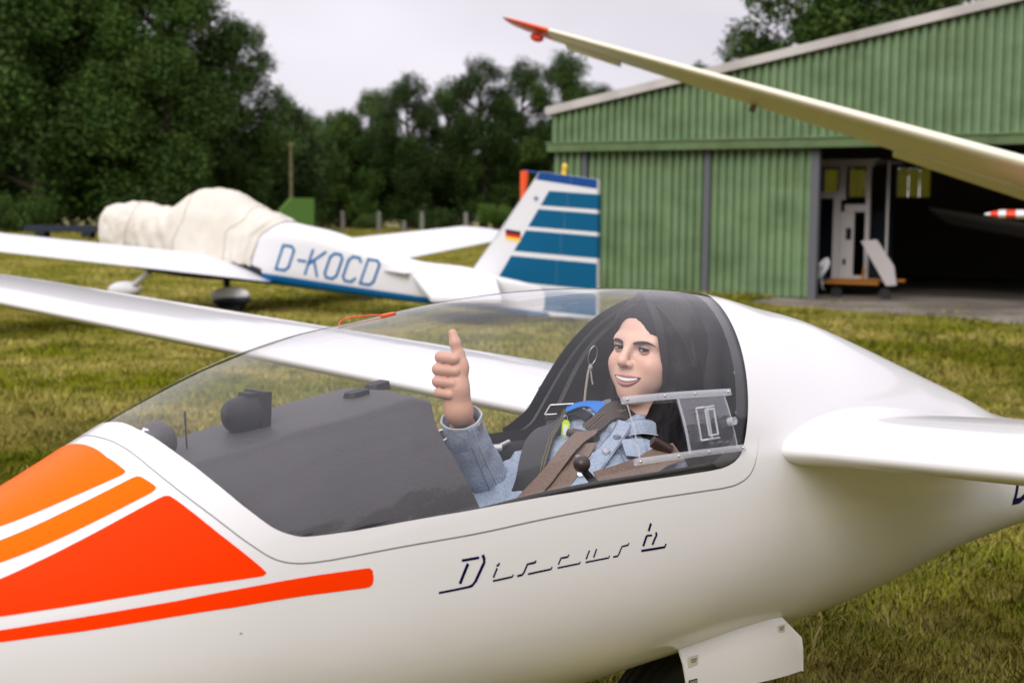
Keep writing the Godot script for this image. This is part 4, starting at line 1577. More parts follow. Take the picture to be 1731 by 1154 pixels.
func make_motor_glider() -> void:
	var al := deg_to_rad(22.0)
	var xf := Transform3D(Basis(Vector3(cos(al), 0, sin(al)), Vector3.UP, Vector3(-sin(al), 0, cos(al))), Vector3(-3.7716, 0, -19.6755))
	var m := thing("motor_glider", "white low-wing motor glider with blue lettering and a blue striped tail, parked on the grass", "airplane", xf)
	var b := Mb.new()
	var rows := []
	var stations := steps(-2.26, 5.2, 0.06)
	for a in stations:
		var r := mrow(a)
		var row := []
		for k in 40:
			row.append(mpt(a, TAU * k / 40, r))
		rows.append(row)
	b.grid(rows, true)
	part("fuselage", b, M.gel_far, m)
	# blue band along the lower flank, both sides
	for sd in [1.0, -1.0]:
		b = Mb.new()
		rows = []
		for a in steps(0.32, 4.9, 0.1):
			var r := mrow(a)
			var hb := maxf(lerpf(0.155, 0.085, (a - 0.4) / 2.6), 0.03)
			var row := []
			for k in 7:
				var y := r.y + 0.012 + hb * k / 6.0
				var p := mflank(a, y)
				row.append(Vector3(p.x, p.y, p.z * sd))
			rows.append(row)
		b.grid(rows, false, Vector3(0, -0.2, sd))
		part("blue_band", b, M.blue_band, m)
	# dark blue belly under the wing
	b = Mb.new()
	rows = []
	for a in steps(-2.1, 0.55, 0.1):
		var r := mrow(a)
		var row := []
		for k in 15:
			row.append(mpt(a, lerpf(PI * 0.62, PI * 1.38, k / 14.0), r, 0.006))
		rows.append(row)
	b.grid(rows, false, Vector3.DOWN)
	part("belly", b, M.belly, m)
	# registration on the flank
	var glyphs := {"D": [[0, 0, 0, 1], [0, 1, 0.62, 1, 0.85, 0.86, 0.85, 0.14, 0.62, 0, 0, 0]], "-": [[0.08, 0.5, 0.60, 0.5]], "K": [[0, 0, 0, 1], [0.9, 1, 0.05, 0.44], [0.30, 0.62, 0.85, 0]], "O": [[0.2, 0, 0, 0.16, 0, 0.84, 0.2, 1, 0.65, 1, 0.85, 0.84, 0.85, 0.16, 0.65, 0, 0.2, 0]], "C": [[0.85, 0.84, 0.65, 1, 0.2, 1, 0, 0.84, 0, 0.16, 0.2, 0, 0.65, 0, 0.85, 0.16]]}
	var text := "D-KOCD"
	var adv := [0.0, 0.285, 0.475, 0.770, 1.06, 1.345]
	for i in text.length():
		b = Mb.new()
		for st in glyphs[text[i]]:
			for k in st.size() / 2 - 1:
				var q0 := lpos(adv[i], st[k * 2], st[k * 2 + 1])
				var q1 := lpos(adv[i], st[k * 2 + 2], st[k * 2 + 3])
				var d: Vector2 = (q1 - q0).normalized() * 0.012
				q0 -= d; q1 += d
				var w: Vector2 = Vector2(-d.y, d.x) / 0.012 * 0.0175
				b.face([mflank(q0.x + w.x, q0.y + w.y, 0.006), mflank(q1.x + w.x, q1.y + w.y, 0.006), mflank(q1.x - w.x, q1.y - w.y, 0.006), mflank(q0.x - w.x, q0.y - w.y, 0.006)], Vector3(0, 0, 1))
		part("registration_letter", b, M.blue_band, m)
	# wings
	for sd in [1.0, -1.0]:
		b = Mb.new()
		var st := []
		for k in 13:
			var z := lerpf(0.25, 7.6 if sd > 0.0 else 9.2, k / 12.0)
			var c := 1.55 - (0.075 if sd > 0.0 else 0.05) * z
			var di := 0.098 if sd > 0.0 else 0.062
			var inc := 0.20 - 0.006 * z
			var te_y := 0.40 + di * z
			var te_a := 0.66 - 0.02 * z
			st.append([z, te_a - c * cos(inc), te_y + c * sin(inc), c, 0.15 * (0.25 if k == 12 else 1.0), inc])
		wing(b, st, sd, 18)
		part("wing", b, M.gel_far, m)
	# fin, rudder and their blue bands
	b = Mb.new()
	var fin := [Vector2(3.50, 0.62), Vector2(3.963, 1.201), Vector2(4.438, 1.914), Vector2(5.202, 1.818), Vector2(5.228, 0.10), Vector2(4.62, 0.10), Vector2(4.4, 0.34)]
	prism(b, fin, 0.055)
	part("tail_fin", b, M.gel_far, m)
	var te := [[1.9, 1.685], [1.632, 1.444], [1.394, 1.166], [1.116, 0.842], [0.778, 0.450], [0.395, 0.12]]
	for k in te.size():
		for half in 2:
			b = Mb.new()
			var pl := []
			if k == 0:
				pl = [Vector2(4.442, 1.912), Vector2(5.20, 1.816), Vector2(5.20, 1.700), Vector2(4.385, 1.815)]
			else:
				var y0: float = te[k][0]
				var y1: float = te[k][1]
				pl = [front(y0), Vector2(5.215, y0), Vector2(5.22, y1), front(y1)]
			# split at the rudder hinge
			var hx: float = 4.86 - 0.16 * (1.9 - te[k][0])
			var cut := clip_x(pl, hx, half == 0)
			if cut.size() < 3: continue
			prism(b, cut, 0.058)
			part("blue_panel", b, M.blue if k > 0 else M.blue_dark, m)
	for k in 3:
		b = Mb.new()
		var y := 1.185 - 0.045 * k
		prism(b, [Vector2(3.985 + 0.00 * k, y), Vector2(4.19, y - 0.026), Vector2(4.19, y - 0.071), Vector2(3.985, y - 0.045)], 0.060)
		part("flag_stripe", b, [M.black, mat(lin(0.6, 0.01, 0.01), 0.5), mat(lin(0.85, 0.62, 0.06), 0.5)][k], m)
	b = Mb.new()
	for k in 6:
		var an := TAU * k / 6.0
		var c := Vector2(4.395, 1.575)
		prism(b, [c, c + Vector2(cos(an - 0.3), sin(an - 0.3)) * 0.022, c + Vector2(cos(an), sin(an)) * 0.045, c + Vector2(cos(an + 0.3), sin(an + 0.3)) * 0.022], 0.059)
	part("round_emblem", b, M.blue_dark, m)
	# tailplane
	for sd in [1.0, -1.0]:
		b = Mb.new()
		var q := [Vector3(2.70, 0.592, 0.14), Vector3(3.86, 0.598, 0.10), Vector3(4.45, 0.376, 1.3), Vector3(3.53, 0.36, 1.3)]
		var lowr := []
		for k in 4:
			q[k].z *= sd
			lowr.append(q[k] - Vector3(0, 0.05, 0))
		b.face(q, Vector3.UP)
		b.face(lowr, Vector3.DOWN)
		for k in 4:
			b.face([q[k], q[(k + 1) % 4], lowr[(k + 1) % 4], lowr[k]], q[k] + q[(k + 1) % 4] - Vector3(7.2, 1.0, 1.4 * sd))
		part("tailplane", b, M.gel_far, m)
	b = Mb.new()
	b.face([Vector3(2.34, 0.63, 0.26), Vector3(2.72, 0.60, 0.20), Vector3(2.70, 0.60, 0.34), Vector3(2.38, 0.63, 0.30)], Vector3.UP)
	b.face([Vector3(2.38, 0.625, 0.30), Vector3(2.70, 0.595, 0.34), Vector3(2.70, 0.54, 0.24), Vector3(2.38, 0.61, 0.27)], Vector3(0, -1, 1))
	part("tail_strake", b, M.gel_far, m)
	# rudder-top beacon
	b = Mb.new()
	b.tube([Vector3(4.74, 1.87, 0), Vector3(4.75, 1.96, 0)], [0.035, 0.03], 10)
	b.ball(Vector3(4.752, 1.97, 0), Vector3(0.038, 0.05, 0.038), Basis.IDENTITY, 10, 8)
	part("beacon", b, mat(lin(0.75, 0.5, 0.06), 0.4), m)
	# undercarriage
	for wl in [[Vector3(0.40, 0.26, 0.85), M.belly], [Vector3(-2.13, 0.22, -0.25), M.gel_far]]:
		var c: Vector3 = wl[0]
		b = Mb.new()
		b.tube([c + Vector3(0, -0.08, -0.07), c + Vector3(0, -0.08, 0.07)], [0.175], 20)
		part("tyre", b, M.rubber, m)
		b = Mb.new()
		b.ball(c + Vector3(-0.02, 0.0, 0), Vector3(0.29, 0.12, 0.12), Basis(Vector3(0, 0, 1), 0.06), 18, 12)
		part("wheel_fairing", b, M.gel_far, m)
		b = Mb.new()
		var topp := Vector3(c.x + (0.55 if c.x < -1.0 else -0.45), 0.50, c.z * 0.35)
		b.tube([c + Vector3(0.05 if c.x < -1.0 else -0.05, 0.0, 0), topp], [0.045], 8)
		part("gear_strut", b, M.gel_far if c.x < -1.0 else M.belly, m)
	for c in [Vector3(0.40, 0.205, 0.85)]:
		b = Mb.new()
		b.ball(c, Vector3(0.285, 0.10, 0.125), Basis(Vector3(0, 0, 1), 0.06), 18, 12)
		part("fairing_underside", b, M.belly, m)
	# --- the fabric cover over engine and cockpit
	var n := FastNoiseLite.new()
	n.seed = 5
	n.frequency = 2.2
	n.fractal_octaves = 4
	rows = []
	var ey := [0.42, 0.55, 0.715, 1.035, 1.133, 1.261, 1.45]
	var ea := [0.36, 0.40, 0.45, 0.526, 0.665, 0.803, 0.86]
	for i in 90:
		var row := []
		for k in 49:
			var ph := lerpf(-2.0, 2.0, k / 48.0)
			var t := i / 89.0
			# the back edge slants: find it by height
			var a := lerpf(-2.285, 0.80, t)
			var p := mpt(a, ph, mrow(clampf(a, -2.265, 5.0)), 0.028)
			var edge := 0.4
			for j in 6:
				if p.y >= ey[j] and p.y <= ey[j + 1]:
					edge = lerpf(ea[j], ea[j + 1], (p.y - ey[j]) / (ey[j + 1] - ey[j]))
			if p.y > 1.45: edge = 0.86
			if p.y < 0.42: edge = 0.36
			a = lerpf(-2.285, edge, t)
			p = mpt(a, ph, mrow(clampf(a, -2.265, 5.0)), 0.028)
			var nn := Vector3(0, p.y - 0.9, p.z).normalized()
			var fold := n.get_noise_3d(p.x * 1.3, p.y * 1.3, p.z * 1.3) * 0.018 + n.get_noise_3d(p.x * 2.6, p.y * 0.7, p.z * 2.6 + 9.0) * 0.016
			if p.x < -1.0:
				fold += n.get_noise_3d(p.x * 2.4, p.y * 2.4, p.z * 2.4) * 0.03
			fold *= 1.0 if i < 84 else (89.0 - i) / 6.0
			if p.x > -1.55 and p.x < -0.85: fold += 0.030 * sin(p.x * 26.0 + p.y * 14.0) * sin(PI * (p.x + 1.55) / 0.7) * (0.4 + 0.6 * n.get_noise_3d(p.x, p.y * 2.0, p.z))
			if p.x > 0.0 and p.y < 1.2: fold += 0.014 * sin(p.x * 34.0 + n.get_noise_2d(p.x, p.y) * 4.0) * smoothstep(1.2, 0.8, p.y)
			if i == 0:
				p = Vector3(-2.29, 1.06 + (p.y - 1.06) * 0.25, p.z * 0.25)
			p += nn * (fold + (0.012 if i < 86 else -0.014))
			row.append(p)
		rows.append(row)
	b = Mb.new()
	b.grid(rows, false, Vector3(0, 1, 0.01))
	var cov := part("fabric_cover", b, M.cover, self)
	cov.transform = xf
	tag(cov, "cream fabric cover drawn over the engine and cockpit of the parked motor glider", "cover")
	for i in [20, 47, 74]:                                              # sewn seams, and tie-down straps to the belly
		b = Mb.new()
		var l := []
		for k in 49:
			var q: Vector3 = rows[i][k]
			l.append(q + Vector3(0, q.y - 0.9, q.z).normalized() * 0.004)
		b.tube(l, [0.006], 5)
		part("cover_seam", b, M.cover_seam, cov)
	b = Mb.new()
	var l2 := []
	for i in 88: l2.append(rows[i + 1][24] + Vector3(0, 0.004, 0))
	b.tube(l2, [0.006], 5)
	part("cover_seam", b, M.cover_seam, cov)
	# streamer at the fin
	var s := thing("warning_streamer", "orange fabric streamer hanging from a rod on the blue tail fin", "streamer", xf)
	b = Mb.new()
	b.tube([Vector3(4.60, 1.87, 0.0), Vector3(4.21, 1.925, 0.0)], [0.012], 6)
	part("rod", b, M.blue_dark, s)
	b = Mb.new()
	b.tube([Vector3(4.212, 1.925, 0), Vector3(4.21, 1.88, 0), Vector3(4.20, 1.70, 0), Vector3(4.185, 1.56, 0.01)], [0.05, 0.055, 0.042, 0.024], 10)
	part("sleeve", b, M.tip_orange, s)
	b = Mb.new()
	b.tube([Vector3(4.185, 1.555, 0.01), Vector3(4.18, 1.50, 0.01)], [0.026, 0.02], 8)
	part("tail_end", b, mat(lin(0.5, 0.02, 0.03), 0.6), s)

func lpos(adv: float, x: float, y: float) -> Vector2:
	var a := 0.775 + adv * 0.915 + x * 0.205 + y * 0.118
	return Vector2(a, 0.61 - 0.132 * (a - 0.775) + y * 0.335)

func front(y: float) -> Vector2:
	var t := (y - 0.45) / (1.72 - 0.45)
	var a := lerpf(3.87, 4.62, t)
	return Vector2(a, y + 0.115 * (5.21 - a) * 0.55)

func clip_x(pl: Array, x: float, keep_less: bool) -> Array:
	var o := []
	for i in pl.size():
		var p: Vector2 = pl[i]
		var q: Vector2 = pl[(i + 1) % pl.size()]
		var pi_ := (p.x < x - 0.0012) == keep_less if keep_less else p.x > x + 0.0012
		var qi := (q.x < x - 0.0012) if keep_less else q.x > x + 0.0012
		pi_ = (p.x < x - 0.0012) if keep_less else p.x > x + 0.0012
		var xx := x - 0.0012 if keep_less else x + 0.0012
		if pi_: o.append(p)
		if pi_ != qi: o.append(p.lerp(q, (xx - p.x) / (q.x - p.x)))
	return o

func prism(b: Mb, pl: Array, half: float) -> void:
	var f := []
	var r := []
	var c := Vector2.ZERO
	for p in pl:
		f.append(Vector3(p.x, p.y, half)); r.append(Vector3(p.x, p.y, -half))
		c += p / pl.size()
	b.face(f, Vector3(0, 0, 1))
	b.face(r, Vector3(0, 0, -1))
	for k in pl.size():
		var e: Vector2 = (pl[k] + pl[(k + 1) % pl.size()]) * 0.5 - c
		b.face([f[k], f[(k + 1) % pl.size()], r[(k + 1) % pl.size()], r[k]], Vector3(e.x, e.y, 0))

# ---------------------------------------------------------------- the two other wings reaching in from the right
func make_other_wings() -> void:
	# span axis z', chord axis x' (aft), from the tip to beyond the frame
	var tip := Vector3(-0.125, 3.195, -13.5)
	var root := Vector3(4.33, 1.84, -12.0)
	var sp := (root - tip).normalized()
	var horiz := Vector3(-sp.z, 0, sp.x).normalized()
	if horiz.x < 0.0: horiz = -horiz
	var up := (horiz - sp * sp.dot(horiz)).normalized().cross(sp)
	if up.y < 0.0: up = -up
	var ch := sp.cross(up) if sp.cross(up).dot(horiz) > 0.0 else up.cross(sp)
	var bs := Basis(ch, ch.cross(sp).normalized() * 1.0, sp)
	if bs.y.y < 0.0:
		bs = Basis(ch, -bs.y, sp)
	var w := thing("pale_wing", "long cream glider wing with an orange tip slanting across in front of the hangar", "wing", Transform3D(Basis.IDENTITY, tip))
	var b := Mb.new()
	var len := (root - tip).length()
	var st := []
	for k in 15:
		var t := k / 14.0
		var s := lerpf(0.5, len + 2.5, t)
		var c := 0.25 + 0.150 * s
		st.append([s, -0.10, 0.0, c, 0.17, 0.23])
	wing(b, st, 1.0, 18)
	xform(b, bs)
	var main := part("wing_panel", b, M.cream, w)
	b = Mb.new()
	st = []
	for k in [[0.0, 0.07, 0.06], [0.03, 0.13, 0.09], [0.08, 0.19, 0.13], [0.2, 0.25, 0.16], [0.35, 0.29, 0.17], [0.498, 0.325, 0.17]]:
		st.append([k[0], -0.10 + (0.325 - k[1]) * 0.35, 0.006 - 0.01 * k[0], k[1], k[2], 0.23])
	wing(b, st, 1.0, 18)
	xform(b, bs)
	part("wing_tip", b, M.tip_orange, w, "orange rounded wing tip")
	b = Mb.new()
	b.ball(bs * Vector3(0.06, -0.09, 0.36), Vector3(0.035, 0.04, 0.07), bs, 10, 8)
	part("tip_skid", b, M.stripe_red, w)
	for k in [[0.62, 1.15], [3.75, 6.5]]:
		b = Mb.new()
		var q := []
		for s in [k[0], k[1]]:
			var c: float = 0.25 + 0.150 * s
			q.append(Vector3(-0.10 + c * 0.70, -0.20 * c - 0.010, s))
			q.append(Vector3(-0.10 + c * 0.99, -0.27 * c - 0.022, s))
		var r := []
		for p in [q[0], q[1], q[3], q[2]]: r.append(bs * p)
		b.face(r, bs * Vector3(0, -1, 0))
		var r2 := []
		for p in r: r2.append(p + bs * Vector3(0, 0.02, 0))
		b.face(r2, bs * Vector3(0, 1, 0))
		b.face([r[0], r[3], r2[3], r2[0]], bs * Vector3(-1, 0, 0))
		b.face([r[1], r[2], r2[2], r2[1]], bs * Vector3(1, 0, 0))
		b.face([r[0], r[1], r2[1], r2[0]], bs * Vector3(0, 0, -1))
		part("flap", b, M.cream, w)
	b = Mb.new()
	b.box(bs * Vector3(0.36, -0.17, 2.45), Vector3(0.05, 0.07, 0.05), bs)
	part("aileron_horn", b, M.belt, w)
	# striped tip
	var w2 := thing("striped_wing", "white wing end with red stripes poking in at the right edge before the dark hangar", "wing", Transform3D(Basis.IDENTITY, Vector3(3.966, 1.405, -12.0)))
	var sp2 := Vector3(0.93, 0.0, 0.36).normalized()
	var bs2 := Basis(Vector3(-sp2.z, 0, sp2.x) * -1.0, Vector3.UP, sp2)
	bs2.x = Vector3.UP.cross(sp2).normalized() * -1.0
	bs2 = Basis(sp2.cross(Vector3.UP) * 1.0, Vector3.UP, sp2)
	if bs2.x.z > 0.0:
		bs2.x = -bs2.x
	var edges := [0.0, 0.045, 0.11, 0.17, 0.25, 0.32, 0.42, 0.50, 2.2]
	for k in 8:
		b = Mb.new()
		st = []
		for j in 5:
			var s: float = lerpf(edges[k], edges[k + 1], j / 4.0)
			var f := sqrt(clampf(s / 0.12, 0.004, 1.0))
			st.append([s, 0.02 * (1.0 - f), 0.0, (0.30 + 0.12 * s) * (0.45 + 0.55 * f), 0.24 * (0.35 + 0.65 * f), 0.02])
		wing(b, st, 1.0, 12, false)
		xform(b, bs2)
		part("stripe", b, M.gel_far if k % 2 == 0 else M.stripe_red, w2)

func xform(b: Mb, bs: Basis) -> void:
	for i in b.V.size():
		b.V[i] = bs * b.V[i]
		b.N[i] = (bs * b.N[i]).normalized()
	if bs.determinant() < 0.0:
		for i in b.I.size() / 3:
			var t := b.I[i * 3]
			b.I[i * 3] = b.I[i * 3 + 1]
			b.I[i * 3 + 1] = t

# ---------------------------------------------------------------- grass
func blade_mesh(sd: int, n: int, h: float, spread: float, width: float) -> ArrayMesh:
	var r := RandomNumberGenerator.new()
	r.seed = sd
	var b := Mb.new()
	for i in n:
		var an := r.randf() * TAU
		var c := Vector3(cos(an), 0, sin(an)) * spread * sqrt(r.randf())
		var d := Vector3(r.randf_range(-1, 1), 0, r.randf_range(-1, 1)) * h * 0.7
		var hh := h * r.randf_range(0.45, 1.15)
		var side := Vector3(cos(an * 3.0), 0, sin(an * 3.0)) * width
		var g := r.randf_range(0.75, 1.25)
		b.col = Color(g, g, g)
		var nn := (side.cross(Vector3.UP).normalized() * 0.5 + Vector3.UP).normalized()
		var mid := c + d * 0.35 + Vector3(0, hh * 0.62, 0)
		var tip := c + d + Vector3(0, hh, 0)
		var i0 := b.v(c - side, nn); var i1 := b.v(c + side, nn)
		var i2 := b.v(mid + side * 0.7, nn); var i3 := b.v(mid - side * 0.7, nn)
		var i4 := b.v(tip, nn)
		b.q(i0, i1, i2, i3)
		b.t(i3, i2, i4)
	return b.mesh()

func make_grass() -> void:
	var dry := FastNoiseLite.new()
	dry.seed = 77
	dry.frequency = 0.35
	dry.fractal_octaves = 4
	var clump := FastNoiseLite.new()
	clump.seed = 79
	clump.frequency = 1.5
	clump.fractal_octaves = 3
	var tall := FastNoiseLite.new()
	tall.seed = 78
	tall.frequency = 0.8
	tall.fractal_octaves = 3
	# [x range at bearing px0..px1, distance range, count, tuft scale]
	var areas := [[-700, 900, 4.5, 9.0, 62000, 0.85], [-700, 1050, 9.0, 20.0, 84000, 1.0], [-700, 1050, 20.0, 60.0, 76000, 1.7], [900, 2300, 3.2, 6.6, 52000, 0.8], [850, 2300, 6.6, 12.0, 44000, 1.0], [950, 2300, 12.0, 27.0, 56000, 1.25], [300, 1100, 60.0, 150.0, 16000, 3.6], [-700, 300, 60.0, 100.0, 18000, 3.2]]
	var k := 0
	for ar in areas:
		var mm := MultiMesh.new()
		mm.transform_format = MultiMesh.TRANSFORM_3D
		mm.use_colors = true
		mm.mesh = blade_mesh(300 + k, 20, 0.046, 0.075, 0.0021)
		var xs := []
		var cs := []
		for i in ar[4]:
			var d := sqrt(lerpf(ar[2] * ar[2], ar[3] * ar[3], rng.randf()))
			var p := at_px(rng.randf_range(ar[0], ar[1]), d)
			var v := dry.get_noise_2d(p.x, p.z) + 0.3 * rng.randf_range(-1, 1)
			var tl := tall.get_noise_2d(p.x, p.z)
			# keep the hangar floor and its apron free
			var q := p - Vector3(0.711, 0, -27.0)
			var hu := q.x * 0.8447 + q.z * 0.5352
			var hz := -q.x * 0.5352 + q.z * 0.8447
			if hz < 0.12 and hz > -12.5 and hu > -0.1: continue
			if hu > 4.6 and hz >= 0.0 and hz < 2.05 + maxf(hu - 5.1, 0.0) * 0.44 and rng.randf() > 0.03: continue
			var patch := clump.get_noise_2d(p.x, p.z)
			if d < 25.0 and patch < -0.15 and rng.randf() < (0.75 if d < 7.0 else 0.4): continue
			var s: float = ar[5] * rng.randf_range(0.7, 1.25) * (1.0 + 0.35 * tl) * (1.0 + (0.9 if d < 7.0 else 0.45) * maxf(patch, -0.3))
			if rng.randf() < 0.02: s *= 1.9
			if hz > 0.1 and hz < 0.9 and hu > -0.5 and hu < 5.0: s *= rng.randf_range(0.9, 2.0)
			xs.append(Transform3D(Basis(Vector3.UP, rng.randf() * TAU).scaled(Vector3(s, s * (0.85 if d < 20.0 else 0.6), s)), p))
			var t := smoothstep(-0.42, 0.34, v)
			var g := Color(0.245, 0.260, 0.012).lerp(Color(0.64, 0.53, 0.15), t * 0.78)
			if patch > 0.22: g = g.lerp(Color(0.10, 0.16, 0.004), 0.5)
			if rng.randf() < 0.12: g = Color(0.40, 0.33, 0.12)
			if k > 3 and k < 6: g *= 0.88
			if k == 3: g = g.lerp(Color(0.10, 0.075, 0.022), 0.16 + 0.3 * smoothstep(0.1, -0.3, patch)) * 0.95  # this area is mixed towards brown, most between the clumps
			var kk := rng.randf_range(0.75, 1.2)
			cs.append(Color(g.r * kk, g.g * kk, g.b * kk))
		mm.instance_count = xs.size()
		for i in xs.size():
			mm.set_instance_transform(i, xs[i])
			mm.set_instance_color(i, cs[i])
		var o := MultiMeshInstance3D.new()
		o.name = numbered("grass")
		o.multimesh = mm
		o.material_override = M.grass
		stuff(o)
		o.set_meta("label", ["short field grass left of the sailplane", "field grass under the parked motor glider", "distant field grass behind the motor glider", "rough grass, browner and darker, under the sailplane's tail", "grass right of the sailplane's fuselage", "grass between the sailplane and the hangar", "far straw-coloured grass before the treeline", "far grass under the oaks"][k])
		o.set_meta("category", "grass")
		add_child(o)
		k += 1

# ---------------------------------------------------------------- the pilot: distance fields meshed as surface nets
class Sdf:
	var prims := []
	func cap(a: Vector3, b: Vector3, ra: float, rb: float, k := 0.02) -> Sdf:
		prims.append([0, a, b - a, 1.0 / maxf((b - a).length_squared(), 1e-9), ra, rb - ra, k])
		return self
	func ell(c: Vector3, r: Vector3, k := 0.02, bs := Basis.IDENTITY) -> Sdf:
		prims.append([1, c, bs.inverse(), r, 0.0, 0.0, k])
		return self
	func cut_ell(c: Vector3, r: Vector3, k := 0.01, bs := Basis.IDENTITY) -> Sdf:
		prims.append([2, c, bs.inverse(), r, 0.0, 0.0, k])
		return self
	func cut_cap(a: Vector3, b: Vector3, ra: float, rb: float, k := 0.01) -> Sdf:
		prims.append([3, a, b - a, 1.0 / maxf((b - a).length_squared(), 1e-9), ra, rb - ra, k])
		return self
	func d(p: Vector3) -> float:
		var r := 9.0
		for q in prims:
			var v: float
			var ty: int = q[0]
			if ty == 0 or ty == 3:
				var pa: Vector3 = p - q[1]
				var h: float = clampf(pa.dot(q[2]) * q[3], 0.0, 1.0)
				v = (pa - q[2] * h).length() - q[4] - q[5] * h
			else:
				var e: Vector3 = q[2] * (p - q[1])
				var k0: float = (e / q[3]).length()
				var k1: float = (e / (q[3] * q[3])).length()
				v = k0 * (k0 - 1.0) / k1 if k1 > 1e-6 else -q[3].x
			var kk: float = q[6]
			if ty < 2:
				var hh := maxf(kk - absf(r - v), 0.0) / kk
				r = minf(r, v) - hh * hh * kk * 0.25
			else:
				v = -v
				var hh := maxf(kk - absf(r - v), 0.0) / kk
				r = maxf(r, v) + hh * hh * kk * 0.25
		return r
	func grad(p: Vector3) -> Vector3:
		var e := 0.002
		return Vector3(d(p + Vector3(e, 0, 0)) - d(p - Vector3(e, 0, 0)), d(p + Vector3(0, e, 0)) - d(p - Vector3(0, e, 0)), d(p + Vector3(0, 0, e)) - d(p - Vector3(0, 0, e))).normalized()

# adds the zero surface of s to b; bend moves each vertex, paint colours it
func net(b: Mb, s: Sdf, lo: Vector3, hi: Vector3, cell: float, bend = null, paint = null, xf := Transform3D.IDENTITY) -> void:
	var nb := 4
	var nx := ceili((hi.x - lo.x) / cell / nb) * nb
	var ny := ceili((hi.y - lo.y) / cell / nb) * nb
	var nz := ceili((hi.z - lo.z) / cell / nb) * nb
	var sx := nx + 1
	var sxy := (nx + 1) * (ny + 1)
	var val := PackedFloat32Array()
	val.resize(sxy * (nz + 1))
	val.fill(1e6)
	var reach := nb * cell * 1.2
	var cells := []
	for bz in nz / nb:
		for by in ny / nb:
			for bx in nx / nb:
				var c := lo + (Vector3(bx, by, bz) + Vector3.ONE * 0.5) * nb * cell
				if absf(s.d(c)) > reach: continue
				for z in range(bz * nb, bz * nb + nb + 1):
					for y in range(by * nb, by * nb + nb + 1):
						for x in range(bx * nb, bx * nb + nb + 1):
							var i := x + y * sx + z * sxy
							if val[i] > 1e5:
								val[i] = s.d(lo + Vector3(x, y, z) * cell)
							if x < bx * nb + nb and y < by * nb + nb and z < bz * nb + nb:
								cells.append(i)
	var vid := {}
	var P := PackedVector3Array()
	var off := [0, 1, sx, sx + 1, sxy, sxy + 1, sxy + sx, sxy + sx + 1]
	var pos := [Vector3(0, 0, 0), Vector3(1, 0, 0), Vector3(0, 1, 0), Vector3(1, 1, 0), Vector3(0, 0, 1), Vector3(1, 0, 1), Vector3(0, 1, 1), Vector3(1, 1, 1)]
	var edges := [[0, 1], [2, 3], [4, 5], [6, 7], [0, 2], [1, 3], [4, 6], [5, 7], [0, 4], [1, 5], [2, 6], [3, 7]]
	for i in cells:
		var m := 0
		for k in 8:
			if val[i + off[k]] < 0.0: m += 1
		if m == 0 or m == 8: continue
		var sum := Vector3.ZERO
		var n := 0
		for e in edges:
			var a: float = val[i + off[e[0]]]
			var c: float = val[i + off[e[1]]]
			if (a < 0.0) != (c < 0.0):
				sum += pos[e[0]].lerp(pos[e[1]], a / (a - c))
				n += 1
		var z: int = i / sxy
		var y: int = (i % sxy) / sx
		var x: int = i % sx
		vid[i] = P.size()
		P.append(lo + (Vector3(x, y, z) + sum / n) * cell)
	var tris := PackedInt32Array()
	var ax := [1, sx, sxy]
	for i in vid:
		for a in 3:
			var v0 := val[i]
			var v1 := val[i + ax[a]]
			if (v0 < 0.0) == (v1 < 0.0): continue
			var u: int = ax[(a + 1) % 3]
			var w: int = ax[(a + 2) % 3]
			if not (vid.has(i - u) and vid.has(i - w) and vid.has(i - u - w)): continue
			var q := [vid[i], vid[i - u], vid[i - u - w], vid[i - w]]
			if v0 < 0.0: q.reverse()
			tris.append_array(PackedInt32Array([q[0], q[1], q[2], q[0], q[2], q[3]]))
	var src := P.duplicate()
	var nrm := net_normals(P, tris)
	if bend != null:
		for i in P.size():
			P[i] = bend.call(P[i], nrm[i])
		nrm = net_normals(P, tris)
	var b0 := b.V.size()
	for i in P.size():
		if paint != null: b.col = paint.call(src[i])
		b.v(xf * P[i], (xf.basis * nrm[i]).normalized())
	for i in tris.size() / 3:
		b.t(b0 + tris[i * 3], b0 + tris[i * 3 + 1], b0 + tris[i * 3 + 2])

func net_normals(P: PackedVector3Array, tris: PackedInt32Array) -> PackedVector3Array:
	var n := PackedVector3Array()
	n.resize(P.size())
	for i in tris.size() / 3:
		var a := tris[i * 3]
		var c := tris[i * 3 + 1]
		var d := tris[i * 3 + 2]
		var g := (P[c] - P[a]).cross(P[d] - P[a])
		n[a] += g; n[c] += g; n[d] += g
	for i in n.size(): n[i] = n[i].normalized()
	return n

func curve_d(p: Vector3, pts: Array) -> float:
	var r := 9.0
	for i in pts.size() - 1:
		var ba: Vector3 = pts[i + 1] - pts[i]
		var h := clampf((p - pts[i]).dot(ba) / ba.length_squared(), 0.0, 1.0)
		r = minf(r, (p - pts[i] - ba * h).length())
	return r

func face_z(s: Sdf, x: float, y: float) -> float:
	var z := 0.15
	for k in 60:
		var v := s.d(Vector3(x, y, z))
		if v < 0.0003: break
		z -= maxf(v * 0.8, 0.0003)
	return z

func lip_y(t: float, k: int) -> float:      # 0 top of upper lip, 1 its lower edge, 2 top of lower lip, 3 its lower edge
	var u := -0.0698 + 0.0042 * t * t
	var l := -0.0788 + 0.0122 * t * t
	if k == 0: return u + 0.0064 * pow(maxf(1.0 - pow(absf(t), 1.7), 0.0), 0.85) - 0.0013 * exp(-t * t * 60.0) + 0.0003
	if k == 1: return u
	if k == 2: return l
	return l - 0.0102 * pow(maxf(1.0 - t * t, 0.0), 0.75) - 0.0003

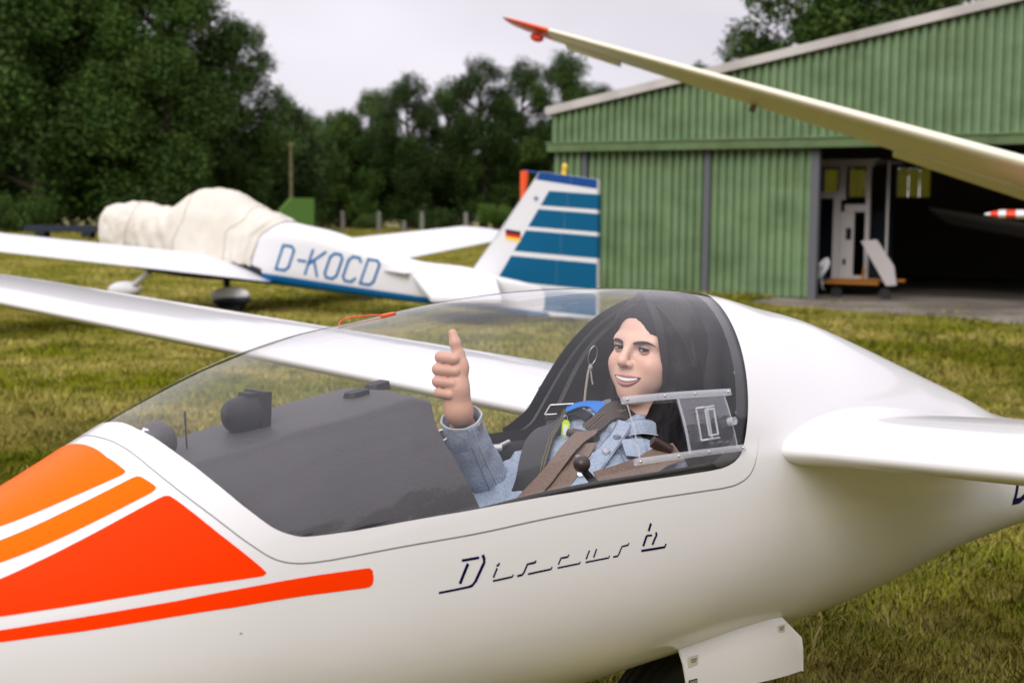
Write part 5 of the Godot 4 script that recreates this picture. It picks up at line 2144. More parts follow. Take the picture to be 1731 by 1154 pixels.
func mouth_strip(b: Mb, s: Sdf, hx: Transform3D, k0: int, k1: int, half: float, lift: float, bulge: float, v0 := 0.0, v1 := 1.0) -> void:
	var rows := []
	for i in 33:
		var t := lerpf(-half, half, i / 32.0)
		var row := []
		for k in 9:
			var v := k / 8.0
			var x := 0.0045 + 0.0330 * t
			var y := lerpf(lip_y(t, k0), lip_y(t, k1), lerpf(v0, v1, v))
			row.append(hx * Vector3(x, y, face_z(s, x, y) + lift + bulge * sin(PI * v) * sqrt(maxf(1.0 - t * t * 0.9, 0.0))))
		rows.append(row)
	b.grid(rows, false, hx.basis.z)

func skin_paint(p: Vector3) -> Color:
	var base := Vector3(0.72, 0.455, 0.35)
	var blush := 0.0
	for sx in [-1.0, 1.0]:
		blush = maxf(blush, 1.0 - (p - Vector3(0.044 * sx, -0.032, 0.068)).length() / 0.034)
	blush = maxf(blush, (1.0 - (p - Vector3(0, -0.04, 0.108)).length() / 0.02) * 0.5)
	base = base.lerp(Vector3(0.70, 0.36, 0.285), clampf(blush, 0.0, 1.0) * 0.65)
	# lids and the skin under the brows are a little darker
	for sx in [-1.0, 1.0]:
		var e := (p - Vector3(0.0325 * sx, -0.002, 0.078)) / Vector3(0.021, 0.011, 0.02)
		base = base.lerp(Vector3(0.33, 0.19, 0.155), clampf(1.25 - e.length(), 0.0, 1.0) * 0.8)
	return Color(base.x, base.y, base.z)

func make_person() -> void:
	var t := thing("person", "dark-haired woman in a light denim jacket smiling and giving a thumbs-up in the cockpit", "person", glider_xf)
	# --- frames: the head looks towards the photographer, turned a little to the nose of the aircraft
	var hc := Vector3(1.783, 0.341, 0.002) + CAM_R * 0.0185
	var zc := (Vector3(-0.5267, 0.5017, 2.0672) - hc).normalized()
	var xc := (CAM_R - zc * CAM_R.dot(zc)).normalized()
	var yc := zc.cross(xc)
	var yaw := deg_to_rad(35.0)
	var zh := zc * cos(yaw) - xc * sin(yaw)
	var xh := xc * cos(yaw) + zc * sin(yaw)
	var pit := deg_to_rad(1.0)
	var yh := yc * cos(pit) + zh * sin(pit)
	zh = zh * cos(pit) - yc * sin(pit)
	var hb := Basis(xh, yh, zh)
	hb = Basis(zc, deg_to_rad(-7.0)) * hb
	var hx := Transform3D(hb, hc)
	var inv := hx.affine_inverse()
	# --- head
	var s := Sdf.new()
	s.ell(Vector3(0, 0.030, -0.014), Vector3(0.073, 0.082, 0.090), 0.02)
	s.ell(Vector3(0, -0.022, 0.024), Vector3(0.0620, 0.088, 0.062), 0.03)
	s.cap(Vector3(-0.042, -0.062, 0.012), Vector3(-0.013, -0.102, 0.058), 0.020, 0.014, 0.03)
	s.cap(Vector3(0.042, -0.062, 0.012), Vector3(0.013, -0.102, 0.058), 0.020, 0.014, 0.03)
	for sx in [-1.0, 1.0]:
		s.ell(Vector3(0.036 * sx, -0.062, 0.046), Vector3(0.026, 0.028, 0.028), 0.02)
	s.ell(Vector3(0, -0.103, 0.066), Vector3(0.018, 0.014, 0.017), 0.025)
	for sx in [-1.0, 1.0]:
		s.ell(Vector3(0.0395 * sx, -0.038, 0.055), Vector3(0.025, 0.023, 0.026), 0.022)
		s.cap(Vector3(0.012 * sx, 0.008, 0.077), Vector3(0.046 * sx, 0.010, 0.063), 0.009, 0.009, 0.02)
	for sx in [-1.0, 1.0]:
		s.cut_ell(Vector3(0.033 * sx, -0.0075, 0.090), Vector3(0.019, 0.0105, 0.0165), 0.012)
	s.cap(Vector3(0, 0.012, 0.081), Vector3(0, -0.032, 0.1035), 0.0075, 0.0095, 0.012)
	s.ell(Vector3(0, -0.0365, 0.1045), Vector3(0.0095, 0.0088, 0.0100), 0.008)
	for sx in [-1.0, 1.0]:
		s.ell(Vector3(0.0120 * sx, -0.0405, 0.0925), Vector3(0.0068, 0.0068, 0.0100), 0.007)
		s.cut_ell(Vector3(0.0075 * sx, -0.0475, 0.0985), Vector3(0.0038, 0.0035, 0.0055), 0.003)
	s.ell(Vector3(0, -0.074, 0.068), Vector3(0.034, 0.026, 0.023), 0.022)
	var nk := inv * Vector3(1.79, 0.15, 0.0)
	s.cap(Vector3(0, -0.072, -0.012), nk, 0.047, 0.055, 0.025)
	var b := Mb.new()
	net(b, s, Vector3(-0.10, -0.21, -0.13), Vector3(0.10, 0.13, 0.13), 0.0026, null, skin_paint, hx)
	# eyelids
	for sx in [-1.0, 1.0]:
		var ec := Vector3(0.0325 * sx, -0.0072, 0.0705)
		for up in [true, false]:
			var rows := []
			for i in 6:
				var row := []
				for k in 17:
					var az := lerpf(-1.35, 1.35, k / 16.0)
					var open_: float = (deg_to_rad(15.0) if up else -deg_to_rad(12.0)) * cos(az * 1.08)
					var el: float = lerpf(open_, deg_to_rad(80.0) if up else -deg_to_rad(80.0), i / 5.0)
					var rr := 0.0133 - (0.0004 if i == 0 else 0.0)
					row.append(hx * (ec + Vector3(sin(az) * cos(el), sin(el), cos(az) * cos(el)) * rr))
				rows.append(row)
			b.col = Color(0.40, 0.23, 0.175) if up else Color(0.52, 0.31, 0.23)
			b.grid(rows, false, hb.z)
	# neck, trunk and limbs under the clothes, joined into the same mesh
	var body := Sdf.new()
	body.cap(Vector3(1.79, 0.17, 0), Vector3(1.74, 0.10, 0), 0.052, 0.07, 0.03)
	body.cap(Vector3(1.74, 0.11, -0.15), Vector3(1.70, 0.06, 0.13), 0.04, 0.04, 0.04)
	body.cap(Vector3(1.25, -0.16, -0.05), Vector3(1.66, 0.04, -0.06), 0.105, 0.09, 0.05)
	body.cap(Vector3(1.25, -0.16, 0.05), Vector3(1.66, 0.04, 0.06), 0.105, 0.09, 0.05)
	body.cap(Vector3(1.735, 0.115, -0.165), Vector3(1.50, 0.012, -0.135), 0.042, 0.036, 0.03)
	body.cap(Vector3(1.50, 0.012, -0.135), Vector3(1.335, 0.18, -0.078), 0.036, 0.026, 0.02)
	body.cap(Vector3(1.70, 0.06, 0.14), Vector3(1.60, -0.09, 0.20), 0.042, 0.037, 0.03)
	body.cap(Vector3(1.60, -0.09, 0.20), Vector3(1.38, -0.135, 0.17), 0.037, 0.028, 0.02)
	body.cap(Vector3(1.38, -0.135, 0.17), Vector3(1.31, -0.14, 0.15), 0.032, 0.026, 0.02)
	for sz in [-1.0, 1.0]:
		body.cap(Vector3(1.25, -0.19, 0.08 * sz), Vector3(0.88, -0.06, 0.10 * sz), 0.085, 0.06, 0.04)
		body.cap(Vector3(0.88, -0.06, 0.10 * sz), Vector3(0.58, -0.14, 0.07 * sz), 0.055, 0.04, 0.03)
	net(b, body, Vector3(0.5, -0.34, -0.30), Vector3(1.9, 0.26, 0.32), 0.013, null, func(_p): return Color(0.56, 0.33, 0.245))
	# --- the raised right hand: palm towards the photographer, thumb up
	var ho := Vector3(1.298, 0.281, -0.060) - CAM_R * 0.009
	var hh := Transform3D(Basis(CAM_R, CAM_U, -CAM_F), ho)
	var h := Sdf.new()
	var wrist := Vector3(0.016, -0.066, -0.010)
	h.cap(hh.affine_inverse() * Vector3(1.40, 0.115, -0.10), wrist, 0.027, 0.0205, 0.02)
	h.cap(wrist, Vector3(0.004, 0.034, -0.024), 0.0205, 0.015, 0.02)
	h.cap(wrist, Vector3(0.000, -0.026, -0.020), 0.020, 0.015, 0.02)
	h.cap(wrist, Vector3(0.015, -0.020, 0.002), 0.019, 0.0175, 0.02)
	h.cap(Vector3(0.016, -0.022, 0.002), Vector3(0.018, 0.024, 0.0), 0.018, 0.0145, 0.02)
	h.cap(Vector3(0.021, 0.020, 0.0), Vector3(0.016, 0.046, 0.0), 0.0150, 0.0120, 0.012)
	h.cap(Vector3(0.016, 0.046, 0.0), Vector3(0.0095, 0.069, 0.002), 0.0115, 0.0108, 0.006)
	h.cap(Vector3(0.0095, 0.069, 0.002), Vector3(0.0045, 0.088, -0.001), 0.0108, 0.0086, 0.006)
	var fg := [[0.0405, 0.0120, -0.023, 0.014], [0.0165, 0.0122, -0.0285, 0.016], [-0.0075, 0.0116, -0.0290, 0.012], [-0.0300, 0.0102, -0.0265, 0.005]]
	for f in fg:
		var y: float = f[0]
		var r: float = f[1]
		var mcp := Vector3(-0.006, y * 0.92, -0.032)
		var pip := Vector3(f[2] + 0.004, y, -0.001)
		var dip := Vector3(f[3] - 0.006, y - 0.003, 0.0145)
		var tip := Vector3(f[3] + 0.002, y - 0.004, 0.004)
		h.cap(mcp, pip, r * 1.05, r * 1.02, 0.004)
		h.cap(pip, dip, r * 0.98, r * 0.90, 0.0016)
		h.cap(dip, tip, r * 0.90, r * 0.80, 0.0016)
	net(b, h, Vector3(-0.07, -0.20, -0.09), Vector3(0.10, 0.115, 0.06), 0.0024, null, func(p): return Color(0.60, 0.335, 0.235).lerp(Color(0.58, 0.265, 0.195), clampf((p.y - 0.04) / 0.05, 0.0, 1.0) * 0.6 + clampf(-p.x / 0.03, 0.0, 1.0) * 0.3), hh)
	part("body", b, M.skin, t)
	# --- eyes, teeth, brows, lashes
	for sx in [-1.0, 1.0]:
		var ec := Vector3(0.0325 * sx, -0.0072, 0.0705)
		b = Mb.new()
		b.ball(hx * ec, Vector3.ONE * 0.0125, Basis.IDENTITY, 20, 14)
		var eye := part("eye", b, mat(lin(0.55, 0.52, 0.50), 0.12), t)
		var gz := (inv * Vector3(-0.5267, 0.5017, 2.0672) - ec).normalized()
		var gb := Basis.looking_at(-gz, Vector3.UP)
		for ir in [[0.0062, 0.0003, "iris", Color(0.022, 0.014, 0.010)], [0.0028, 0.0007, "pupil", Color(0.003, 0.003, 0.003)]]:
			b = Mb.new()
			var ring := []
			var rr := []
			for i in 4:
				var row := []
				for k in 18:
					var an := TAU * k / 18
					var rad: float = ir[0] * i / 3.0 + 0.0001
					var dd := (gb.x * cos(an) + gb.y * sin(an)) * rad + gz * sqrt(0.0125 * 0.0125 - rad * rad)
					row.append(hx * (ec + dd + gz * ir[1]))
				rr.append(row)
			b.grid(rr, true)
			for i in b.N.size(): b.N[i] = hb * gz
			part(ir[2], b, mat(lin(ir[3].r, ir[3].g, ir[3].b), 0.3, 0.0, 0.3), eye)
		b = Mb.new()
		var lp := []
		for k in 15:
			var az := lerpf(-1.2, 1.2, k / 14.0)
			var el := deg_to_rad(14.5) * cos(az * 1.08)
			lp.append(hx * (ec + Vector3(sin(az) * cos(el), sin(el), cos(az) * cos(el)) * 0.0143))
		b.tube(lp, [0.0008, 0.0014, 0.0017, 0.0019, 0.0019, 0.0019, 0.0019, 0.0019, 0.0019, 0.0019, 0.0019, 0.0019, 0.0018, 0.0015, 0.0008], 6)
		part("eyelashes", b, M.hair, t)
		b = Mb.new()
		lp = []
		for k in 15:
			var az := lerpf(-1.1, 1.1, k / 14.0)
			var el := -deg_to_rad(11.5) * cos(az * 1.08)
			lp.append(hx * (ec + Vector3(sin(az) * cos(el), sin(el), cos(az) * cos(el)) * 0.0136))
		b.tube(lp, [0.0006], 5)
		part("lower_lashes", b, M.hair, t)
		b = Mb.new()
		var bp := []
		for q in [[0.013, 0.0045, 0.0900], [0.021, 0.0070, 0.0872], [0.031, 0.0092, 0.0825], [0.041, 0.0096, 0.0765], [0.047, 0.0080, 0.0705], [0.052, 0.0050, 0.0655]]:
			var p := Vector3(q[0] * sx, q[1], q[2])
			for it in 4: p -= s.grad(p) * s.d(p)
			bp.append(hx * (p + s.grad(p) * 0.0004))
		b.tube(bp, [0.0020, 0.0029, 0.0030, 0.0027, 0.0019, 0.0007], 8, true, 1.0)
		part("eyebrow", b, mat(lin(0.022, 0.015, 0.013), 0.7), t)
	b = Mb.new()
	mouth_strip(b, s, hx, 1, 2, 0.97, 0.0002, 0.0)
	part("mouth", b, mat(lin(0.06, 0.012, 0.012), 0.5), t)
	b = Mb.new()
	mouth_strip(b, s, hx, 1, 2, 0.80, 0.0010, 0.0010, 0.0, 0.80)
	part("teeth", b, mat(lin(0.80, 0.77, 0.70), 0.2), t)
	b = Mb.new()
	mouth_strip(b, s, hx, 0, 1, 1.0, 0.0006, 0.0030)
	mouth_strip(b, s, hx, 2, 3, 1.0, 0.0006, 0.0042)
	part("lips", b, mat(lin(0.43, 0.165, 0.16), 0.35), t)
	# --- hair
	var hs := Sdf.new()
	hs.ell(Vector3(0.002, 0.030, -0.018), Vector3(0.086, 0.093, 0.100), 0.02)
	hs.cut_ell(Vector3(-0.012, -0.018, 0.108), Vector3(0.060, 0.080, 0.098), 0.010)
	hs.cap(Vector3(0.068, 0.030, 0.014), Vector3(0.088, -0.055, 0.008), 0.028, 0.034, 0.025)
	hs.cap(Vector3(0.088, -0.055, 0.008), Vector3(0.085, -0.150, 0.022), 0.034, 0.036, 0.02)
	hs.cap(Vector3(0.088, -0.140, 0.020), Vector3(0.098, -0.225, 0.062), 0.040, 0.030, 0.02)
	hs.cap(Vector3(0.076, -0.105, 0.040), Vector3(0.066, -0.200, 0.082), 0.018, 0.024, 0.02)
	hs.cap(Vector3(0.066, -0.200, 0.082), Vector3(0.075, -0.255, 0.095), 0.024, 0.012, 0.02)
	hs.cap(Vector3(0.095, -0.120, -0.02), Vector3(0.130, -0.235, 0.02), 0.045, 0.045, 0.02)
	hs.cap(Vector3(-0.066, 0.020, -0.010), Vector3(-0.074, -0.070, -0.022), 0.026, 0.030, 0.025)
	hs.cap(Vector3(-0.074, -0.070, -0.022), Vector3(-0.070, -0.165, -0.012), 0.030, 0.020, 0.02)
	hs.cap(Vector3(0.0, 0.0, -0.07), Vector3(0.01, -0.17, -0.085), 0.070, 0.055, 0.04)
	hs.cap(Vector3(0.03, 0.0, -0.05), Vector3(0.06, -0.17, -0.04), 0.060, 0.055, 0.03)
	var fn := FastNoiseLite.new()
	fn.seed = 4
	fn.frequency = 1.0
	b = Mb.new()
	net(b, hs, Vector3(-0.13, -0.30, -0.18), Vector3(0.18, 0.14, 0.12), 0.0042, func(p, n): return p + n * (fn.get_noise_3d(p.x * 260.0, p.y * 14.0, p.z * 260.0) * 0.0014 + fn.get_noise_3d(p.x * 60.0, p.y * 9.0, p.z * 60.0) * 0.0014), null, hx)
	var hair := part("hair", b, M.hair, t)
	b = Mb.new()
	for k in 150:
		var side := k < 100
		var an := rng.randf() * TAU
		var sx := 1.0 if side else -1.0
		var off := Vector3(cos(an), 0, sin(an)) * rng.randf_range(0.7, 1.08)
		var p0 := Vector3(0.068 * sx, 0.045, 0.0) + off * 0.024
		var p1 := Vector3(0.086 * sx, -0.055, 0.006 if side else -0.02) + off * 0.034
		var p2 := Vector3(0.084 * sx, -0.150, 0.02 if side else -0.012) + off * 0.037
		var p3 := Vector3((0.076 + rng.randf_range(-0.02, 0.02)) * sx, -0.235 - rng.randf() * 0.05, 0.055 if side else 0.0) + off * 0.024
		if not side:
			p1.x *= 0.86; p2.x *= 0.83
		var pts := []
		for i in 13:
			var u := i / 12.0 * 3.0
			var j := mini(int(u), 2)
			var q := [p0, p0, p1, p2, p3, p3]
			var pt: Vector3 = q[j + 1].cubic_interpolate(q[j + 2], q[j], q[j + 3], u - j)
			pts.append(hx * (pt + Vector3(sin(u * 4.0 + an), 0, cos(u * 3.0 + an)) * 0.0018))
		b.tube(pts, [0.0009], 4, false)
	stuff(part("loose_strands", b, M.hair_shine, hair))
	b = Mb.new()
	for k in 420:
		var sx := -1.0 if k % 3 == 0 else 1.0
		var z0 := rng.randf_range(-0.10, 0.066)
		var pts := []
		var p := Vector3(-0.012 + 0.004 * sx, 0.125, z0)
		var back := rng.randf_range(0.0, 0.012)
		for i in 13:
			for it in 3: p -= hs.grad(p) * hs.d(p)
			var g := hs.grad(p)
			pts.append(hx * (p + g * rng.randf_range(0.0004, 0.0016)))
			var d := Vector3(sx * 0.9, -0.62, -0.12 if i < 5 else 0.02)
			d = (d - g * d.dot(g)).normalized()
			p += d * 0.0165 - Vector3(0, 0, back * 0.3)
		b.tube(pts, [0.0010], 3, false)
	for k in 230:                                                        # locks that frame the face
		var sx := -1.0 if k < 55 else 1.0
		var q := rng.randf()
		var e := rng.randf_range(-0.004, 0.004)
		var ctl := [Vector3(-0.006 + 0.008 * sx, 0.112 + e, 0.036 + 0.02 * q), Vector3(0.030 * sx, 0.094 + e - 0.012 * q, 0.060 + 0.012 * q), Vector3((0.0625 if sx < 0.0 else 0.053 + 0.008 * (1.0 - q)) * sx, 0.045 + e, 0.050 + (0.012 if sx < 0.0 else 0.020) * q), Vector3((0.076 + e - (0.008 * q if sx > 0.0 else 0.0)) * sx, -0.020, 0.030 + (0.016 if sx < 0.0 else 0.026) * q), Vector3((0.080 + e - (0.006 * q if sx > 0.0 else 0.0)) * sx, -0.085, 0.018 + 0.026 * q), Vector3((0.082 + 3.0 * e) * sx, -0.16, 0.024 + 0.022 * q), Vector3((0.078 + 5.0 * e) * sx, -0.235 - 0.03 * q, 0.05 + 0.02 * q)]
		if sx < 0.0:
			for c in range(3, 7): ctl[c] += Vector3(0.006, 0, -0.020)
		var pts := []
		for c in 6:
			for h2 in 3:
				pts.append(hx * ctl[c].cubic_interpolate(ctl[c + 1], ctl[maxi(c - 1, 0)], ctl[mini(c + 2, 6)], h2 / 3.0))
		b.tube(pts, [0.0013], 4, false)
	stuff(part("combed_strands", b, M.hair_shine, hair))
	make_clothes(t)

func ribbon(b: Mb, s: Sdf, pts: Array, width: float, lift := 0.006, thick := 0.0025) -> void:
	var rows := []
	var n := pts.size()
	var fine := []
	for i in n - 1:
		for k in 5:
			fine.append(pts[i].cubic_interpolate(pts[i + 1], pts[maxi(i - 1, 0)], pts[mini(i + 2, n - 1)], k / 5.0))
	fine.append(pts[n - 1])
	n = fine.size()
	for i in n:
		var g := s.grad(fine[i])
		var d: Vector3 = (fine[mini(i + 1, n - 1)] - fine[maxi(i - 1, 0)]).normalized()
		var w := g.cross(d).normalized() * width * 0.5
		var c: Vector3 = fine[i] + g * lift
		rows.append([c - w, c - w + g * thick, c + w + g * thick, c + w])
	b.grid(rows, true)
	b.face(rows[0], rows[0][0] - rows[1][0])
	b.face(rows[n - 1], rows[n - 1][0] - rows[n - 2][0])

func surf_tube(b: Mb, s: Sdf, pts: Array, r: float, lift := 0.001) -> void:
	var o := []
	for p in pts: o.append(p + s.grad(p) * lift)
	b.tube(o, [r], 5)

func make_clothes(t: Node3D) -> void:
	var j := Sdf.new()
	j.cap(Vector3(1.25, -0.16, -0.06), Vector3(1.60, 0.015, -0.065), 0.125, 0.120, 0.05)
	j.cap(Vector3(1.25, -0.16, 0.06), Vector3(1.60, 0.015, 0.065), 0.125, 0.120, 0.05)
	j.cap(Vector3(1.60, 0.015, -0.07), Vector3(1.72, 0.10, -0.075), 0.120, 0.085, 0.05)
	j.cap(Vector3(1.60, 0.015, 0.07), Vector3(1.71, 0.085, 0.065), 0.120, 0.075, 0.05)
	j.cap(Vector3(1.735, 0.135, -0.165), Vector3(1.735, 0.135, 0.0), 0.058, 0.058, 0.05)
	j.cap(Vector3(1.735, 0.135, 0.0), Vector3(1.695, 0.075, 0.14), 0.058, 0.055, 0.05)
	j.cap(Vector3(1.735, 0.14, 0), Vector3(1.775, 0.165, 0), 0.075, 0.062, 0.05)
	j.cap(Vector3(1.695, 0.07, 0.145), Vector3(1.60, -0.08, 0.20), 0.056, 0.052, 0.05)
	j.cap(Vector3(1.60, -0.08, 0.20), Vector3(1.38, -0.13, 0.17), 0.052, 0.045, 0.05)
	j.cut_cap(Vector3(1.80, 0.26, 0.01), Vector3(1.675, 0.215, 0.045), 0.050, 0.030, 0.01)     # open neck
	var fn := FastNoiseLite.new()
	fn.seed = 8
	fn.frequency = 14.0
	fn.fractal_octaves = 3
	var wr := func(p: Vector3, n: Vector3) -> Vector3:
		var r := 1.0 - absf(fn.get_noise_3d(p.x * 0.8 + p.y * 0.6, p.y * 1.7 - p.x * 0.5, p.z * 0.8)) * 2.2
		return p + n * (r * 0.0070 + fn.get_noise_3dv(p * 2.6) * 0.0035)
	var b := Mb.new()
	net(b, j, Vector3(1.08, -0.34, -0.31), Vector3(1.88, 0.30, 0.33), 0.0075, wr)
	var jk := part("jacket", b, M.denim, t)
	# right sleeve, open at the cuff
	var path := [Vector3(1.325, 0.199, -0.067), Vector3(1.333, 0.186, -0.071), Vector3(1.362, 0.147, -0.083), Vector3(1.405, 0.098, -0.100), Vector3(1.452, 0.044, -0.119), Vector3(1.500, -0.006, -0.136), Vector3(1.56, -0.006, -0.146), Vector3(1.625, 0.045, -0.154), Vector3(1.69, 0.10, -0.160), Vector3(1.735, 0.128, -0.162)]
	var rad := [0.0385, 0.0385, 0.0415, 0.0465, 0.053, 0.058, 0.058, 0.058, 0.060, 0.060]
	var rows := []
	var prev := Vector3.UP
	for i in (path.size() - 1) * 5 + 1:
		var k := mini(i / 5, path.size() - 2)
		var f := (i - k * 5) / 5.0
		var c: Vector3 = path[k].cubic_interpolate(path[k + 1], path[maxi(k - 1, 0)], path[mini(k + 2, path.size() - 1)], f)
		var r: float = lerpf(rad[k], rad[k + 1], f)
		var d: Vector3 = (path[k + 1] - path[k]).normalized()
		if f < 0.5 and k > 0: d = ((path[k] - path[k - 1]).normalized().lerp(d, 0.5 + f)).normalized()
		var x := (prev - d * prev.dot(d)).normalized()
		prev = x
		var y := d.cross(x)
		var row := []
		for m in 32:
			var an := TAU * m / 32
			var nn := x * cos(an) + y * sin(an)
			var p := c + nn * r
			var fold := sin(i * 0.9 + sin(an * 2.0) * 1.6) * 0.0016 * smoothstep(6.0, 14.0, i)
			var w := fn.get_noise_3dv(p * 1.4) * 0.006 + fold
			if i > 22 and i < 32: w += sin(i * 1.6 + an) * 0.0022
			row.append(p + nn * w)
		rows.append(row)
	b = Mb.new()
	b.grid(rows, true)
	var inner := []
	for i in 14:
		var row := []
		var c := Vector3.ZERO
		for p in rows[i]: c += p / 32.0
		for p in rows[i]: row.append(c + (p - c) * 0.93)
		inner.append(row)
	b.grid(inner, true)
	b.grid([rows[0], inner[0]], true)
	var sl := part("sleeve", b, M.denim, jk)
	# cuff band, its button, seam and the pale worn hem
	var cuff := []
	for i in 10:
		var row := []
		var c := Vector3.ZERO
		for p in rows[i]: c += p / 32.0
		var g := 0.0016 if i > 0 and i < 9 else 0.0
		for p in rows[i]: row.append(p + (p - c).normalized() * (g + 0.0004))
		cuff.append(row)
	b = Mb.new()
	b.grid(cuff, true)
	part("cuff", b, M.denim, jk)
	b = Mb.new()
	var hem: Array = rows[0].duplicate()
	hem.append(rows[0][0])
	b.tube(hem, [0.0016], 6, false)
	part("cuff_hem", b, M.stitch, jk)
	# a seam down the forearm facing the photographer, and the cuff button
	var best := 0
	for m in 32:
		if (rows[12][m] - rows[12][(m + 16) % 32]).dot(-CAM_F + CAM_R * 0.35) > (rows[12][best] - rows[12][(best + 16) % 32]).dot(-CAM_F + CAM_R * 0.35): best = m
	for dm in [0, 2]:
		b = Mb.new()
		var sp := []
		for i in range(1, 34):
			var c := Vector3.ZERO
			for p in rows[i]: c += p / 32.0
			var q: Vector3 = rows[i][(best + dm) % 32]
			sp.append(q + (q - c).normalized() * 0.0012)
		b.tube(sp, [0.0011 if dm == 0 else 0.0007], 5)
		part("sleeve_seam", b, M.stitch if dm == 0 else M.denim_dark, sl)
	var cc := Vector3.ZERO
	for p in rows[4]: cc += p / 32.0
	var bo: Vector3 = rows[4][(best + 30) % 32]
	var bn := (bo - cc).normalized()
	b = Mb.new()
	b.tube([bo + bn * 0.001, bo + bn * 0.0045], [0.0075], 14)
	part("button", b, M.steel, sl)
	# round steel ring on the outside of the cuff
	var lo: Vector3 = rows[5][0]
	for p in rows[5]:
		if (p - cc).dot(-CAM_R - CAM_F * 0.35) > (lo - cc).dot(-CAM_R - CAM_F * 0.35): lo = p
	b = Mb.new()
	var rg := []
	var rc := lo - CAM_R * 0.004 - CAM_U * 0.004
	for k in 25:
		var an := TAU * k / 24.0
		rg.append(rc + (CAM_R * cos(an) + CAM_U * sin(an)) * 0.0105)
	b.tube(rg, [0.0019], 7, false)
	var ring := part("cuff_ring", b, M.white, jk)
	b = Mb.new()
	b.tube([rc + CAM_F * 0.003, rc + CAM_F * 0.001], [0.0098], 18)
	part("ring_face", b, mat(lin(0.07, 0.07, 0.08), 0.5), ring)
	# collar
	for sz in [1.0, -1.0]:
		b = Mb.new()
		var cp := [Vector3(1.675, 0.190, 0.052 * sz + 0.01), Vector3(1.705, 0.218, 0.085 * sz), Vector3(1.75, 0.232, 0.092 * sz), Vector3(1.80, 0.228, 0.070 * sz), Vector3(1.835, 0.222, 0.02 * sz)]
		if sz < 0.0:
			cp = [Vector3(1.672, 0.186, 0.012), Vector3(1.694, 0.206, -0.032), Vector3(1.74, 0.216, -0.064), Vector3(1.80, 0.216, -0.056), Vector3(1.835, 0.212, -0.02)]
		if sz > 0.0:
			cp = [Vector3(1.668, 0.183, 0.060), Vector3(1.690, 0.192, 0.088), Vector3(1.735, 0.186, 0.098), Vector3(1.79, 0.195, 0.080), Vector3(1.835, 0.212, 0.02)]
		var fine := []
		for i in 4:
			for k in 5: fine.append(cp[i].cubic_interpolate(cp[i + 1], cp[maxi(i - 1, 0)], cp[mini(i + 2, 4)], k / 5.0))
		fine.append(cp[4])
		var crow := []
		for i in fine.size():
			var p: Vector3 = fine[i]
			var out := Vector3(p.x - 1.775, 0, p.z).normalized()
			var wd := lerpf(0.034, 0.028, i / 20.0)
			crow.append([p - out * 0.006 - Vector3(0, 0.012, 0), p + Vector3(0, 0.006, 0), p + out * 0.009 + Vector3(0, 0.002, 0), p + out * (wd * 0.55) - Vector3(0, wd * 0.62, 0), p + out * (wd * 0.60) - Vector3(0, wd * 0.70, 0), p + out * (wd * 0.35) - Vector3(0, wd * 0.70, 0), p - Vector3(0, 0.012, 0)])
		b.grid(crow, true)
		b.face(crow[0], crow[0][0] - crow[1][0])
		part("collar", b, M.denim, jk)
		b = Mb.new()
		var ed := []
		for r in crow: ed.append(r[4])
		b.tube(ed, [0.0012], 5)
		part("collar_hem", b, M.stitch, jk)
	# front placket, its stitching, pocket flap and buttons
	b = Mb.new()
	var pk := [Vector3(1.672, 0.186, 0.060), Vector3(1.643, 0.163, 0.070), Vector3(1.583, 0.142, 0.097), Vector3(1.525, 0.113, 0.118), Vector3(1.489, 0.086, 0.123), Vector3(1.456, 0.063, 0.124)]
	ribbon(b, j, pk, 0.036, 0.004, 0.002)
	part("placket", b, M.denim, jk)
	b = Mb.new()
	for o in [-0.016, 0.016]:
		var l := []
		for i in pk.size():
			var g := j.grad(pk[i])
			var d: Vector3 = (pk[mini(i + 1, 5)] - pk[maxi(i - 1, 0)]).normalized()
			l.append(pk[i] + g * 0.0068 + g.cross(d).normalized() * o)
		b.tube(l, [0.0009], 4)
	part("placket_seam", b, M.denim_dark, jk)
	for p in [Vector3(1.562, 0.133, 0.110), Vector3(1.490, 0.093, 0.112), Vector3(1.622, 0.156, 0.083)]:
		var g := j.grad(p)
		b = Mb.new()
		b.tube([p + g * 0.005, p + g * 0.0085, p + g * 0.0095], [0.0085, 0.0085, 0.007], 16)
		part("button", b, M.chrome if p.x < 1.6 else M.steel, jk)
	b = Mb.new()
	ribbon(b, j, [Vector3(1.640, 0.155, 0.108), Vector3(1.625, 0.142, 0.128), Vector3(1.613, 0.126, 0.146)], 0.045, 0.004, 0.002)
	part("pocket_flap", b, M.denim, jk)
	b = Mb.new()
	surf_tube(b, j, [Vector3(1.642, 0.164, 0.045), Vector3(1.650, 0.163, 0.085), Vector3(1.640, 0.150, 0.125)], 0.0013, 0.005)
	surf_tube(b, j, [Vector3(1.600, 0.137, 0.105), Vector3(1.585, 0.125, 0.130), Vector3(1.575, 0.115, 0.150)], 0.0013, 0.006)
	part("yoke_seam", b, M.denim_dark, jk)
	# --- harness: straps, buckles and pads worn over the jacket
	var w := thing("seat_harness", "brown webbing harness with buckles over the woman's denim jacket", "harness", glider_xf)
	b = Mb.new()
	ribbon(b, j, [Vector3(1.640, 0.158, -0.005), Vector3(1.611, 0.150, 0.004), Vector3(1.550, 0.133, 0.030), Vector3(1.494, 0.105, 0.050), Vector3(1.448, 0.076, 0.060), Vector3(1.405, 0.050, 0.066), Vector3(1.36, 0.02, 0.07)], 0.047, 0.010, 0.003)
	part("strap", b, M.belt, w)
	b = Mb.new()
	ribbon(b, j, [Vector3(1.575, 0.140, 0.050), Vector3(1.491, 0.098, 0.088), Vector3(1.448, 0.069, 0.095), Vector3(1.39, 0.03, 0.10)], 0.040, 0.0065, 0.0025)
	part("strap", b, M.belt, w)
	b = Mb.new()
